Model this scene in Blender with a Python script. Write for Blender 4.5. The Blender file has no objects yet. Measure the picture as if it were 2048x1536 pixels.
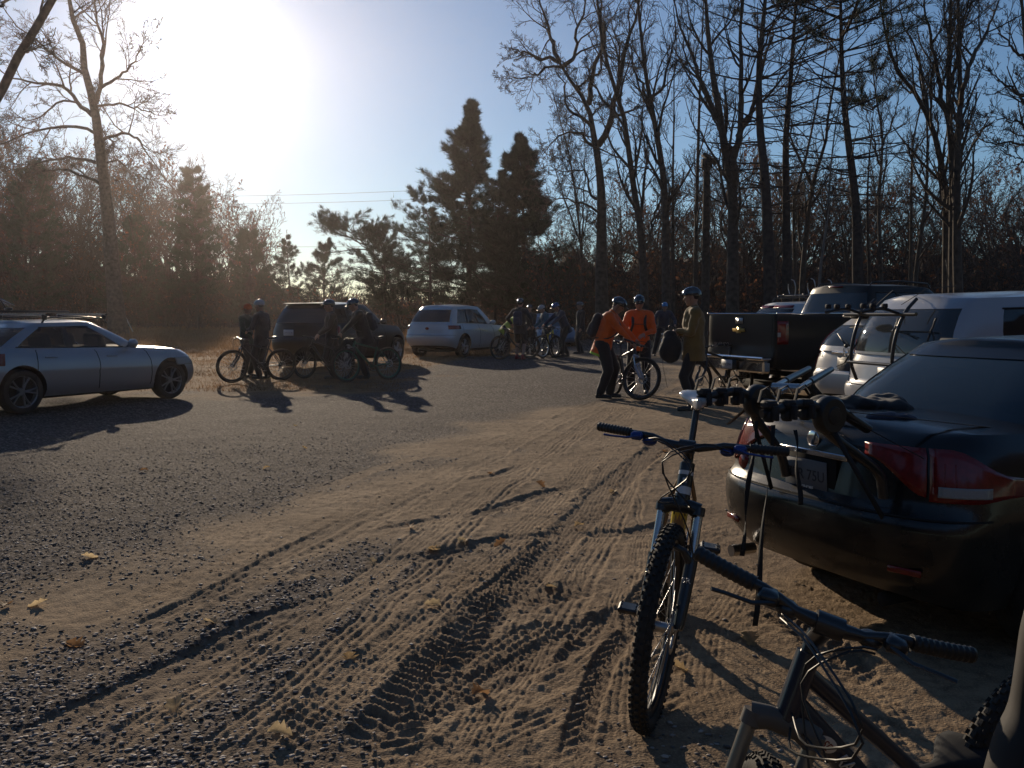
import bpy, bmesh, math, random
import numpy as np
from mathutils import Vector, Matrix
R = math.radians
S = bpy.context.scene
COL = S.collection

# ---------------------------------------------------------------- camera
CAM_H = 1.5
PITCH = 4.38
F = 1800.0           # focal length in pixels of the 2048 wide photograph
cam_d = bpy.data.cameras.new('camera')
cam = bpy.data.objects.new('camera', cam_d); COL.objects.link(cam)
cam.location = (0, 0, CAM_H)
cam.rotation_euler = (R(90 - PITCH), 0, 0)
cam_d.sensor_width = 36; cam_d.lens = F / 2048 * 36
cam_d.clip_start = 0.05; cam_d.clip_end = 3000
S.camera = cam

# ---------------------------------------------------------------- sky, sun, exposure
SUN_AZ, SUN_EL = -18.7, 15.2        # azimuth from +Y, negative to the left
w = bpy.data.worlds.new('World'); S.world = w; w.use_nodes = True
nt = w.node_tree; nt.nodes.clear()
sky = nt.nodes.new('ShaderNodeTexSky'); sky.sky_type = 'NISHITA'; sky.sun_disc = False
sky.sun_elevation = R(SUN_EL); sky.sun_rotation = R(SUN_AZ)
sky.altitude = 200; sky.air_density = 1.0; sky.dust_density = 0.15; sky.ozone_density = 3.0
SKY_TINT = (0.88, 1.01, 1.12)      # camera white balance: daylight sky reads blue
tn = nt.nodes.new('ShaderNodeMix'); tn.data_type = 'RGBA'; tn.blend_type = 'MULTIPLY'; tn.inputs[0].default_value = 1.0
nt.links.new(sky.outputs[0], tn.inputs[6]); tn.inputs[7].default_value = (*SKY_TINT, 1)
bg = nt.nodes.new('ShaderNodeBackground'); bg.inputs[1].default_value = 0.072
nt.links.new(tn.outputs[2], bg.inputs[0])
# bright air close round the sun (a narrow aureole in the sky itself)
_sd = Vector((math.sin(R(SUN_AZ)) * math.cos(R(SUN_EL)), math.cos(R(SUN_AZ)) * math.cos(R(SUN_EL)), math.sin(R(SUN_EL))))
ge = nt.nodes.new('ShaderNodeNewGeometry'); vm = nt.nodes.new('ShaderNodeVectorMath'); vm.operation = 'DOT_PRODUCT'
nt.links.new(ge.outputs['Incoming'], vm.inputs[0]); vm.inputs[1].default_value = -_sd
def wm(op, a, b=None):
    q = nt.nodes.new('ShaderNodeMath'); q.operation = op
    for k, v in enumerate((a, b)):
        if v is None: continue
        if isinstance(v, float): q.inputs[k].default_value = v
        else: nt.links.new(v, q.inputs[k])
    return q.outputs[0]
ang = wm('ARCCOSINE', wm('MINIMUM', vm.outputs['Value'], 0.99999))
g1 = wm('MULTIPLY', wm('EXPONENT', wm('MULTIPLY', ang, -1 / R(1.4))), 5.0)
g2 = wm('MULTIPLY', wm("EXPONENT", wm("MULTIPLY", ang, -1 / R(8.0))), 0.15)
gl = nt.nodes.new('ShaderNodeBackground'); gl.inputs[0].default_value = (0.93, 0.98, 1.0, 1)
nt.links.new(wm('ADD', g1, g2), gl.inputs[1])
ad = nt.nodes.new('ShaderNodeAddShader'); nt.links.new(bg.outputs[0], ad.inputs[0]); nt.links.new(gl.outputs[0], ad.inputs[1])
wo = nt.nodes.new('ShaderNodeOutputWorld'); nt.links.new(ad.outputs[0], wo.inputs[0])
sun_d = bpy.data.lights.new('sun', 'SUN'); sun = bpy.data.objects.new('sun', sun_d); COL.objects.link(sun)
sun_d.energy = 4.2; sun_d.angle = R(0.5); sun_d.color = (1.0, 0.82, 0.60)
sdir = Vector((math.sin(R(SUN_AZ)) * math.cos(R(SUN_EL)), math.cos(R(SUN_AZ)) * math.cos(R(SUN_EL)), math.sin(R(SUN_EL))))
sun.rotation_euler = (-sdir).to_track_quat('-Z', 'Y').to_euler()
sun.location = (-20, 60, 30)
S.view_settings.view_transform = 'Standard'; S.view_settings.look = 'None'
S.view_settings.exposure = 0.0; S.view_settings.gamma = 1.0
S.view_settings.use_curve_mapping = False
S.cycles.use_denoising = True
S.cycles.max_bounces = 6; S.cycles.diffuse_bounces = 2; S.cycles.glossy_bounces = 3
S.cycles.transmission_bounces = 4; S.cycles.transparent_max_bounces = 12; S.cycles.volume_bounces = 0
S.cycles.sample_clamp_indirect = 6.0
S.cycles.volume_max_steps = 64

# ---------------------------------------------------------------- placing helpers (photo pixel -> point in the world)
_c, _s = math.cos(R(PITCH)), math.sin(R(PITCH))
def ray(px, py):
    u, v = px - 1024.0, py - 768.0
    return Vector((u, F * _c - v * _s, -F * _s - v * _c)) / F
def P(px, py, Y):
    r = ray(px, py); t = Y / r.y
    return Vector((r.x * t, Y, CAM_H + r.z * t))
def G(px, py, z=0.0):
    r = ray(px, py); t = (z - CAM_H) / r.z
    return Vector((r.x * t, r.y * t, z))

# ---------------------------------------------------------------- materials
def col(c):
    return (c[0], c[1], c[2], 1.0)
MATS = {}
def mat(name, c, rough=0.6, metal=0.0, coat=0.0, vary=0.0, scale=8.0, bump=0.0, bscale=60.0, spec=0.5,
        trans=0.0, alpha=1.0, emis=None, c2=None, sheen=0.0, dirt=None, subs=0.0, ior=1.5):
    if name in MATS: return MATS[name]
    m = bpy.data.materials.new(name); m.use_nodes = True
    n = m.node_tree; b = n.nodes['Principled BSDF']
    b.inputs['Base Color'].default_value = col(c); b.inputs['Roughness'].default_value = rough
    b.inputs['Metallic'].default_value = metal; b.inputs['Coat Weight'].default_value = coat
    b.inputs['Coat Roughness'].default_value = 0.06
    b.inputs['Specular IOR Level'].default_value = spec; b.inputs['IOR'].default_value = ior
    b.inputs['Transmission Weight'].default_value = trans; b.inputs['Alpha'].default_value = alpha
    b.inputs['Sheen Weight'].default_value = sheen
    if emis:
        b.inputs['Emission Color'].default_value = col(emis[0]); b.inputs['Emission Strength'].default_value = emis[1]
    tc = n.nodes.new('ShaderNodeTexCoord')
    cur = None
    if vary or c2:
        no = n.nodes.new('ShaderNodeTexNoise'); no.inputs['Scale'].default_value = scale; no.inputs['Detail'].default_value = 5
        n.links.new(tc.outputs['Object'], no.inputs['Vector'])
        mr = n.nodes.new('ShaderNodeMapRange'); mr.inputs[1].default_value = 0.3; mr.inputs[2].default_value = 0.7
        n.links.new(no.outputs[0], mr.inputs[0])
        mx = n.nodes.new('ShaderNodeMix'); mx.data_type = 'RGBA'
        a = [x * (1 - vary) for x in c]; bb = [min(1, x * (1 + vary)) for x in c] if c2 is None else c2
        mx.inputs[6].default_value = col(a); mx.inputs[7].default_value = col(bb)
        n.links.new(mr.outputs[0], mx.inputs[0]); n.links.new(mx.outputs[2], b.inputs['Base Color']); cur = mx.outputs[2]
    if dirt:    # (colour, height below which the dust gets dense, amount)
        dc, dz, da = dirt
        sx = n.nodes.new('ShaderNodeSeparateXYZ'); n.links.new(tc.outputs['Object'], sx.inputs[0])
        m1 = n.nodes.new('ShaderNodeMapRange'); m1.inputs[1].default_value = dz; m1.inputs[2].default_value = dz * 0.25
        m1.inputs[3].default_value = 0.12; m1.inputs[4].default_value = 1.0
        n.links.new(sx.outputs[2], m1.inputs[0])
        no = n.nodes.new('ShaderNodeTexNoise'); no.inputs['Scale'].default_value = 5; no.inputs['Detail'].default_value = 9
        n.links.new(tc.outputs['Object'], no.inputs['Vector'])
        m2 = n.nodes.new('ShaderNodeMapRange'); m2.inputs[1].default_value = 0.35; m2.inputs[2].default_value = 0.75
        n.links.new(no.outputs[0], m2.inputs[0])
        mu = n.nodes.new('ShaderNodeMath'); mu.operation = 'MULTIPLY'
        n.links.new(m1.outputs[0], mu.inputs[0]); n.links.new(m2.outputs[0], mu.inputs[1])
        mu2 = n.nodes.new('ShaderNodeMath'); mu2.operation = 'MULTIPLY'; mu2.inputs[1].default_value = da
        n.links.new(mu.outputs[0], mu2.inputs[0])
        dm = n.nodes.new('ShaderNodeMix'); dm.data_type = 'RGBA'
        if cur: n.links.new(cur, dm.inputs[6])
        else: dm.inputs[6].default_value = col(c)
        dm.inputs[7].default_value = col(dc); n.links.new(mu2.outputs[0], dm.inputs[0])
        n.links.new(dm.outputs[2], b.inputs['Base Color'])
        ra = n.nodes.new('ShaderNodeMapRange'); ra.inputs[3].default_value = rough; ra.inputs[4].default_value = 0.85
        n.links.new(mu2.outputs[0], ra.inputs[0]); n.links.new(ra.outputs[0], b.inputs['Roughness'])
        if coat:
            cm = n.nodes.new('ShaderNodeMapRange'); cm.inputs[3].default_value = coat; cm.inputs[4].default_value = 0.0
            n.links.new(mu2.outputs[0], cm.inputs[0]); n.links.new(cm.outputs[0], b.inputs['Coat Weight'])
            b.inputs['Coat Roughness'].default_value = 0.12
    if bump:
        bn = n.nodes.new('ShaderNodeTexNoise'); bn.inputs['Scale'].default_value = bscale; bn.inputs['Detail'].default_value = 6
        n.links.new(tc.outputs['Object'], bn.inputs['Vector'])
        bu = n.nodes.new('ShaderNodeBump'); bu.inputs['Strength'].default_value = bump; bu.inputs['Distance'].default_value = 0.01
        n.links.new(bn.outputs[0], bu.inputs['Height']); n.links.new(bu.outputs[0], b.inputs['Normal'])
    MATS[name] = m
    return m

DUST = (0.16, 0.13, 0.10)
M_rubber = mat('rubber', (0.018, 0.017, 0.016), 0.85, vary=0.4, scale=14, bump=0.3, dirt=(DUST, 0.9, 0.3))
M_black = mat('black_plastic', (0.015, 0.015, 0.016), 0.45)
M_blackm = mat('black_metal', (0.018, 0.018, 0.02), 0.30, coat=0.3)
M_alu = mat('aluminium', (0.55, 0.55, 0.56), 0.32, metal=1.0, bump=0.05)
M_steel = mat('steel', (0.42, 0.42, 0.43), 0.3, metal=1.0)
M_chrome = mat('chrome', (0.75, 0.75, 0.76), 0.12, metal=1.0)
M_dark = mat('dark_void', (0.008, 0.008, 0.009), 0.9)
M_glass = mat('car_glass', (0.03, 0.04, 0.04), 0.03, alpha=0.30, spec=0.6)
M_glassd = mat('tinted_glass', (0.015, 0.018, 0.02), 0.04, alpha=0.9, spec=0.7)
M_red = mat('red_lens', (0.17, 0.006, 0.005), 0.22, coat=.3, vary=0.25, scale=30)
M_clear = mat('clear_lens', (0.24, 0.24, 0.24), 0.2, coat=.5, bump=0.5, bscale=90)
M_amber = mat('amber_lens', (0.5, 0.18, 0.04), 0.15, coat=1.0)
M_plate = mat('plate_white', (0.45, 0.47, 0.5), 0.45)
M_ink = mat('plate_ink', (0.03, 0.035, 0.05), 0.5)
M_seat = mat('seat_fabric', (0.09, 0.085, 0.08), 0.9)
M_white = mat('white_paint_mark', (0.75, 0.75, 0.74), 0.4)

# ---------------------------------------------------------------- object helpers
def tag(o, label=None, cat=None, group=None, kind=None):
    if label: o['label'] = label
    if cat: o['category'] = cat
    if group: o['group'] = group
    if kind: o['kind'] = kind
    return o
def thing(name, label, cat, loc=(0, 0, 0), rz=0.0, group=None, rx=0.0, ry=0.0):
    o = bpy.data.objects.new(name, None); COL.objects.link(o)
    o.location = loc; o.rotation_euler = (rx, ry, rz); o.empty_display_size = 0.3
    return tag(o, label, cat, group)
def children(o):
    return [c for c in ALLCH.get(o.name, [])]
ALLCH = {}
def parent(c, p):
    c.parent = p; ALLCH.setdefault(p.name, []).append(c)
def copy_tree(o, par=None):
    c = o.copy(); COL.objects.link(c)
    if par: parent(c, par)
    for ch in children(o): copy_tree(ch, c)
    return c

class MB:
    """collects geometry and links it as ONE mesh object"""
    def __init__(self):
        self.V = []; self.Fa = []; self.M = []; self.n = 0
    def add(self, v, f, m=0):
        v = np.asarray(v, dtype=np.float64).reshape(-1, 3)
        self.V.append(v)
        n = self.n
        for q in f:
            self.Fa.append([i + n for i in q]); self.M.append(m)
        self.n += len(v)
    def addnp(self, v, f, m=0):      # f: (k, c) array, constant corner count
        self.V.append(v); self.Fa.append((np.asarray(f) + self.n, m)); self.n += len(v)
        self.M.append(None)
    def box(self, c, s, rot=None, m=0, bev=0.0):
        x, y, z = s[0] / 2, s[1] / 2, s[2] / 2
        if bev > 0:
            b = min(bev, x * .9, y * .9, z * .9)
            vs = []
            for sx in (-1, 1):
                for sy in (-1, 1):
                    for sz in (-1, 1):
                        vs += [(sx * (x - b), sy * (y - b), sz * z), (sx * (x - b), sy * y, sz * (z - b)), (sx * x, sy * (y - b), sz * (z - b))]
            bm = bmesh.new()
            for v in vs: bm.verts.new(v)
            bmesh.ops.convex_hull(bm, input=bm.verts)
            bm.verts.index_update()
            v = np.array([q.co[:] for q in bm.verts]); f = [[q.index for q in ff.verts] for ff in bm.faces]
            bm.free()
        else:
            v = np.array([(a, b, d) for a in (-x, x) for b in (-y, y) for d in (-z, z)])
            f = [(0, 1, 3, 2), (4, 6, 7, 5), (0, 4, 5, 1), (2, 3, 7, 6), (0, 2, 6, 4), (1, 5, 7, 3)]
        if rot is not None: v = v @ np.array(rot).T
        self.add(v + np.array(c), f, m); return self
    def tube(self, path, rad, n=8, m=0, caps=True, flat=None):
        p = np.array([tuple(q) for q in path], dtype=float); k = len(p)
        r = np.full(k, rad) if np.isscalar(rad) else np.array(rad, dtype=float)
        d = np.gradient(p, axis=0); d /= (np.linalg.norm(d, axis=1, keepdims=True) + 1e-12)
        a = np.zeros((k, 3)); ref = np.array([0, 0, 1.0]) if abs(d[0][2]) < 0.9 else np.array([1.0, 0, 0])
        a[0] = np.cross(d[0], ref); a[0] /= np.linalg.norm(a[0])
        for i in range(1, k):
            t = a[i - 1] - d[i] * np.dot(a[i - 1], d[i]); nn = np.linalg.norm(t)
            a[i] = t / nn if nn > 1e-6 else a[i - 1]
        b = np.cross(d, a)
        th = np.linspace(0, 2 * np.pi, n, endpoint=False)
        fx, fy = (1, 1) if flat is None else flat
        v = p[:, None, :] + r[:, None, None] * (np.cos(th)[None, :, None] * a[:, None, :] * fx + np.sin(th)[None, :, None] * b[:, None, :] * fy)
        f = []
        for i in range(k - 1):
            for j in range(n):
                j2 = (j + 1) % n
                f.append((i * n + j, i * n + j2, (i + 1) * n + j2, (i + 1) * n + j))
        if caps:
            f.append(tuple(range(n))[::-1]); f.append(tuple((k - 1) * n + j for j in range(n)))
        self.add(v.reshape(-1, 3), f, m); return self
    def grid(self, pts, m=0, closed_u=False, closed_v=False, flip=False):
        pts = np.asarray(pts, dtype=float); a, b = pts.shape[:2]
        f = []
        for i in range(a if closed_u else a - 1):
            for j in range(b if closed_v else b - 1):
                i2, j2 = (i + 1) % a, (j + 1) % b
                q = (i * b + j, i2 * b + j, i2 * b + j2, i * b + j2)
                f.append(q[::-1] if flip else q)
        self.add(pts.reshape(-1, 3), f, m); return self
    def lathe(self, prof, n=24, axis='y', c=(0, 0, 0), m=0, closed=False):
        th = np.linspace(0, 2 * np.pi, n, endpoint=False)
        pr = np.array(prof, dtype=float)    # (radius, along)
        v = np.zeros((n, len(pr), 3))
        v[:, :, 0] = pr[None, :, 0] * np.cos(th)[:, None]; v[:, :, 2] = pr[None, :, 0] * np.sin(th)[:, None]; v[:, :, 1] = pr[None, :, 1]
        if axis == 'x': v = v[:, :, [1, 0, 2]]
        if axis == 'z': v = v[:, :, [0, 2, 1]]
        self.grid(v + np.array(c), m, closed_u=True, closed_v=closed); return self
    def ell(self, c, r, n=12, k=8, rot=None, m=0):
        th = np.linspace(0, 2 * np.pi, n, endpoint=False); ph = np.linspace(0, np.pi, k + 1)
        v = [(0, 0, 1)]
        for p in ph[1:-1]:
            for t in th: v.append((math.sin(p) * math.cos(t), math.sin(p) * math.sin(t), math.cos(p)))
        v.append((0, 0, -1)); f = []
        for j in range(n): f.append((0, 1 + j, 1 + (j + 1) % n))
        for i in range(k - 2):
            for j in range(n):
                f.append((1 + i * n + j, 1 + (i + 1) * n + j, 1 + (i + 1) * n + (j + 1) % n, 1 + i * n + (j + 1) % n))
        L = len(v) - 1; o = 1 + (k - 2) * n
        for j in range(n): f.append((L, o + (j + 1) % n, o + j))
        v = np.array(v) * np.array(r)
        if rot is not None: v = v @ np.array(rot).T
        self.add(v + np.array(c), f, m); return self
    def capsule(self, a, b, ra, rb, n=10, m=0, flat=(1, 1)):
        a = np.array(a, float); b = np.array(b, float); d = b - a; L = np.linalg.norm(d); d = d / max(L, 1e-9)
        pts, rs = [], []
        for t in (-0.98, -0.8, -0.45, 0): pts.append(a + d * ra * t); rs.append(ra * math.sqrt(max(0, 1 - t * t)))
        for t in (0, 0.45, 0.8, 0.98): pts.append(b + d * rb * t); rs.append(rb * math.sqrt(max(0, 1 - t * t)))
        self.tube(pts, rs, n, m, True, flat); return self
    def xf(self, M):
        """transform everything so far"""
        A = np.array(M)[:3, :3]; t = np.array(M)[:3, 3]
        self.V = [v @ A.T + t for v in self.V]; return self
    def build(self, name, mats, par=None, smooth=None, rot=None, loc=None):
        if not isinstance(mats, (list, tuple)): mats = [mats]
        me = bpy.data.meshes.new(name)
        V = np.concatenate(self.V) if self.V else np.zeros((0, 3))
        loops, starts, totals, mi = [], [], [], []
        pos = 0; buf = []
        def flush():
            nonlocal pos, buf
            if not buf: return
            ln = np.array([len(q[0]) for q in buf]); 
            loops.append(np.concatenate([np.array(q[0]) for q in buf]))
            starts.append(pos + np.concatenate([[0], np.cumsum(ln)[:-1]])); totals.append(ln); mi.append(np.array([q[1] for q in buf]))
            pos += int(ln.sum()); buf = []
        for q, m in zip(self.Fa, self.M):
            if isinstance(q, tuple) and len(q) == 2 and isinstance(q[0], np.ndarray):
                flush(); f, mm = q; k = f.shape[1]
                loops.append(f.reshape(-1)); starts.append(pos + np.arange(len(f)) * k); totals.append(np.full(len(f), k)); mi.append(np.full(len(f), mm)); pos += f.size
            else: buf.append((q, m))
        flush()
        L = np.concatenate(loops).astype(np.int32); ST = np.concatenate(starts).astype(np.int32); TT = np.concatenate(totals).astype(np.int32); MI = np.concatenate(mi).astype(np.int32)
        me.vertices.add(len(V)); me.vertices.foreach_set('co', V.astype(np.float32).ravel())
        me.loops.add(len(L)); me.loops.foreach_set('vertex_index', L)
        me.polygons.add(len(ST)); me.polygons.foreach_set('loop_start', ST); me.polygons.foreach_set('loop_total', TT)
        me.polygons.foreach_set('material_index', MI)
        me.update(calc_edges=True); 
        for mm in mats: me.materials.append(mm)
        if smooth is not None:
            me.polygons.foreach_set('use_smooth', np.ones(len(ST), dtype=bool)); me.update()
            if smooth < 179: me.set_sharp_from_angle(angle=R(smooth))
        o = bpy.data.objects.new(name, me); COL.objects.link(o)
        if par is not None: parent(o, par)
        if rot is not None: o.rotation_euler = rot
        if loc is not None: o.location = loc
        return o

def smoothstep(a, b, x):
    t = np.clip((x - a) / (b - a), 0, 1); return t * t * (3 - 2 * t)
def base_z(x, y):
    """gentle large-scale lie of the land"""
    return 0.03 * smoothstep(1, 5, x) * smoothstep(9, 15, y) + 0.14 * smoothstep(15, 27, y)
def text_obj(name, body, size, par, mat_, loc, rot, depth=0.002, align='CENTER', offset=0.0, sx=1.0):
    cu = bpy.data.curves.new(name, 'FONT'); cu.body = body; cu.size = size; cu.extrude = depth; cu.align_x = align; cu.offset = offset
    cu.resolution_u = 3
    t = bpy.data.objects.new(name, cu); COL.objects.link(t)
    dg = bpy.context.evaluated_depsgraph_get(); me = bpy.data.meshes.new_from_object(t.evaluated_get(dg))
    bpy.data.objects.remove(t); bpy.data.curves.remove(cu)
    me.materials.clear(); me.materials.append(mat_)
    o = bpy.data.objects.new(name, me); COL.objects.link(o); o.location = loc; o.rotation_euler = rot; o.scale = (sx, 1, 1)
    if par is not None: parent(o, par)
    return o
# ================================================================ GROUND
rng = np.random.default_rng(7)
def hash2(ix, iy, k=0):
    h = (ix.astype(np.int64) * 374761393 + iy.astype(np.int64) * 668265263 + k * 1442695041) & 0xffffffff
    h = ((h ^ (h >> 13)) * 1274126177) & 0xffffffff
    h = (h ^ (h >> 16)) & 0xffffffff
    return h.astype(np.float64) / 4294967295.0
def vnoise(x, y, k=0):
    ix, iy = np.floor(x), np.floor(y); fx, fy = x - ix, y - iy
    fx = fx * fx * (3 - 2 * fx); fy = fy * fy * (3 - 2 * fy)
    a = hash2(ix, iy, k); b = hash2(ix + 1, iy, k); c = hash2(ix, iy + 1, k); d = hash2(ix + 1, iy + 1, k)
    return (a * (1 - fx) + b * fx) * (1 - fy) + (c * (1 - fx) + d * fx) * fy
def fbm(x, y, o=4, k=0):
    s = 0; a = 0.5; f = 1.0
    for i in range(o):
        s = s + a * vnoise(x * f + 17.3 * i, y * f - 9.1 * i, k + i); a *= 0.5; f *= 2.03
    return s
def stones(x, y, cell, k, prob):
    """height field of stones on a jittered lattice, and a tone per stone"""
    ix, iy = np.floor(x / cell), np.floor(y / cell)
    H = np.zeros_like(x); T = np.zeros_like(x)
    for dx in (-1, 0, 1):
        for dy in (-1, 0, 1):
            jx, jy = ix + dx, iy + dy
            cx = (jx + hash2(jx, jy, k)) * cell; cy = (jy + hash2(jx, jy, k + 1)) * cell
            r = cell * (0.36 + 0.36 * hash2(jx, jy, k + 2) ** 2); on = hash2(jx, jy, k + 3) < prob
            an = hash2(jx, jy, k + 4) * 3.14; ca, sa = np.cos(an), np.sin(an)
            ux, uy = (x - cx) * ca + (y - cy) * sa, (-(x - cx) * sa + (y - cy) * ca) * 1.5
            d2 = (np.abs(ux) ** 2.6 + np.abs(uy) ** 2.6) / r ** 2.6
            tilt = 1 + 0.6 * (ux / r) * (hash2(jx, jy, k + 5) - 0.5)
            h = np.where(on & (d2 < 1), r * 0.50 * np.sqrt(np.maximum(0, 1 - d2)) * tilt, 0)
            T = np.where(h > H, hash2(jx, jy, k + 6), T); H = np.maximum(H, h)
    return H, T
def pline(x, y, pts):
    """signed distance and arc length to a polyline"""
    D = np.full(x.shape, 1e9); SG = np.zeros_like(x); A = np.zeros_like(x); acc = 0
    for i in range(len(pts) - 1):
        ax, ay = pts[i][0], pts[i][1]; bx, by = pts[i + 1][0], pts[i + 1][1]
        L = math.hypot(bx - ax, by - ay); ux, uy = (bx - ax) / L, (by - ay) / L
        t = np.clip((x - ax) * ux + (y - ay) * uy, 0, L)
        ex, ey = x - ax - ux * t, y - ay - uy * t; d = np.hypot(ex, ey)
        s = ux * (y - ay) - uy * (x - ax); mk = d < D
        D = np.where(mk, d, D); SG = np.where(mk, np.sign(s) * d, SG); A = np.where(mk, acc + t, A); acc += L
    return D, SG, A
def gp(l): return [tuple(G(a, b)[:2]) for a, b in l]
TRACKS = [   # (pixels, width, kind, depth)
    ([(1230, 812), (1080, 920), (960, 1020), (880, 1110), (700, 1280), (560, 1400), (380, 1560)], 0.20, 'groove', 0.020),
    ([(1200, 800), (1040, 880), (900, 960), (700, 1060), (560, 1130), (300, 1290), (60, 1400)], 0.26, 'soft', 0.016),
    ([(1330, 880), (1240, 960), (1120, 1080), (960, 1230), (820, 1390), (700, 1560)], 0.30, 'lug', 0.026),
    ([(1220, 960), (1130, 1030), (1010, 1110), (860, 1240), (640, 1420), (480, 1560)], 0.24, 'block', 0.020),
    ([(1420, 1180), (1250, 1230), (1080, 1310), (900, 1400), (700, 1500)], 0.24, 'lug', 0.020),
    ([(1270, 960), (1230, 1060), (1160, 1210), (1080, 1330), (1040, 1440)], 0.09, 'groove', 0.012),
    ([(1265, 960), (1285, 1060), (1270, 1160), (1240, 1240)], 0.07, 'groove', 0.010),
    ([(1420, 1030), (1280, 1060), (1150, 1068), (1020, 1080), (860, 1110), (700, 1130)], 0.20, 'rut', 0.024),
    ([(1180, 965), (1080, 990), (980, 1020), (900, 1050)], 0.18, 'rut', 0.024),
    ([(1060, 925), (1000, 950), (900, 970)], 0.14, 'rut', 0.022),
    ([(950, 1020), (820, 1050), (720, 1070)], 0.14, 'rut', 0.020),
    ([(1560, 1250), (1400, 1290), (1250, 1350), (1100, 1430), (960, 1500), (880, 1560)], 0.16, 'groove', 0.014),
    ([(1500, 1340), (1360, 1400), (1240, 1460), (1100, 1520), (1040, 1560)], 0.12, 'groove', 0.012),
    ([(1660, 1280), (1740, 1380), (1800, 1480), (1840, 1560)], 0.22, 'block', 0.016),
    ([(1420, 1215), (1560, 1225), (1650, 1290), (1760, 1400)], 0.22, 'lug', 0.018),
    ([(1330, 1060), (1360, 1200), (1380, 1320)], 0.07, 'groove', 0.009),
    ([(1240, 840), (1300, 800), (1380, 760), (1400, 720)], 0.20, 'groove', 0.018),
    ([(1480, 900), (1380, 870), (1290, 880), (1180, 905)], 0.16, 'groove', 0.014),
    ([(760, 1010), (560, 1110), (440, 1180), (200, 1290)], 0.16, 'rut', 0.020),
    ([(700, 1190), (560, 1240), (420, 1310), (200, 1420), (0, 1530)], 0.30, 'rut', 0.026),
    ([(1560, 1120), (1470, 1160), (1330, 1110)], 0.10, 'groove', 0.010),
    ([(1400, 1000), (1290, 980), (1180, 1000), (1060, 1060)], 0.22, 'fine', 0.010),
    ([(1250, 900), (1180, 1010), (1080, 1150), (1000, 1290), (940, 1420)], 0.24, 'fine', 0.011),
    ([(1400, 1060), (1330, 1180), (1200, 1300), (1040, 1400), (900, 1480)], 0.24, 'fine', 0.011),
    ([(1190, 812), (1060, 870), (900, 950), (720, 1030), (520, 1120), (300, 1220)], 0.24, 'fine', 0.012),
    ([(1210, 830), (1110, 900), (990, 1000), (860, 1080), (700, 1180), (500, 1310), (300, 1450)], 0.22, 'groove', 0.014),
    ([(1240, 860), (1150, 960), (1050, 1060), (900, 1190), (740, 1330), (600, 1480)], 0.24, 'fine', 0.014),
    ([(1290, 900), (1230, 1040), (1140, 1200), (1010, 1370), (900, 1540)], 0.20, 'groove', 0.013),
    ([(1330, 860), (1262, 960), (1190, 1090), (1090, 1260), (985, 1420), (900, 1560)], 0.18, 'fine', 0.013),
    ([(1165, 815), (1000, 890), (830, 965), (640, 1045), (400, 1150), (120, 1270)], 0.20, 'fine', 0.013),
    ([(1225, 815), (1130, 875), (1020, 950), (880, 1050), (720, 1165), (540, 1290), (330, 1430), (150, 1560)], 0.20, 'groove', 0.016),
    ([(1350, 900), (1310, 1010), (1260, 1150), (1200, 1290)], 0.14, 'fine', 0.011),
    ([(1100, 880), (960, 990), (820, 1100), (700, 1190), (520, 1320)], 0.22, 'fine', 0.010),
    ([(1300, 930), (1200, 900), (1100, 920), (1000, 960), (860, 1000)], 0.22, 'fine', 0.010),
    ([(1320, 1500), (1180, 1440), (1060, 1400), (900, 1420)], 0.20, 'fine', 0.010),
    ([(1270, 1560), (1250, 1440), (1262, 1300), (1290, 1180)], 0.18, 'fine', 0.010),
    ([(1480, 1500), (1400, 1380), (1420, 1260), (1500, 1150)], 0.20, 'fine', 0.009),
    ([(1640, 1500), (1560, 1400), (1440, 1330), (1330, 1300)], 0.20, 'fine', 0.010),
    ([(1160, 1560), (1180, 1400), (1240, 1260), (1330, 1130)], 0.12, 'lug', 0.014),
    ([(1240, 1160), (1150, 1180), (1060, 1200), (960, 1260)], 0.26, 'lug', 0.016),
    ([(1330, 1230), (1200, 1250), (1080, 1260), (960, 1330), (800, 1480)], 0.24, 'block', 0.016),
    ([(640, 980), (780, 930), (900, 900), (1040, 850)], 0.20, 'fine', 0.009),
    ([(1200, 850), (1300, 850), (1400, 870)], 0.16, 'fine', 0.009),
    ([(760, 1140), (640, 1150), (520, 1165), (420, 1200)], 0.16, 'groove', 0.014),
]
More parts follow.
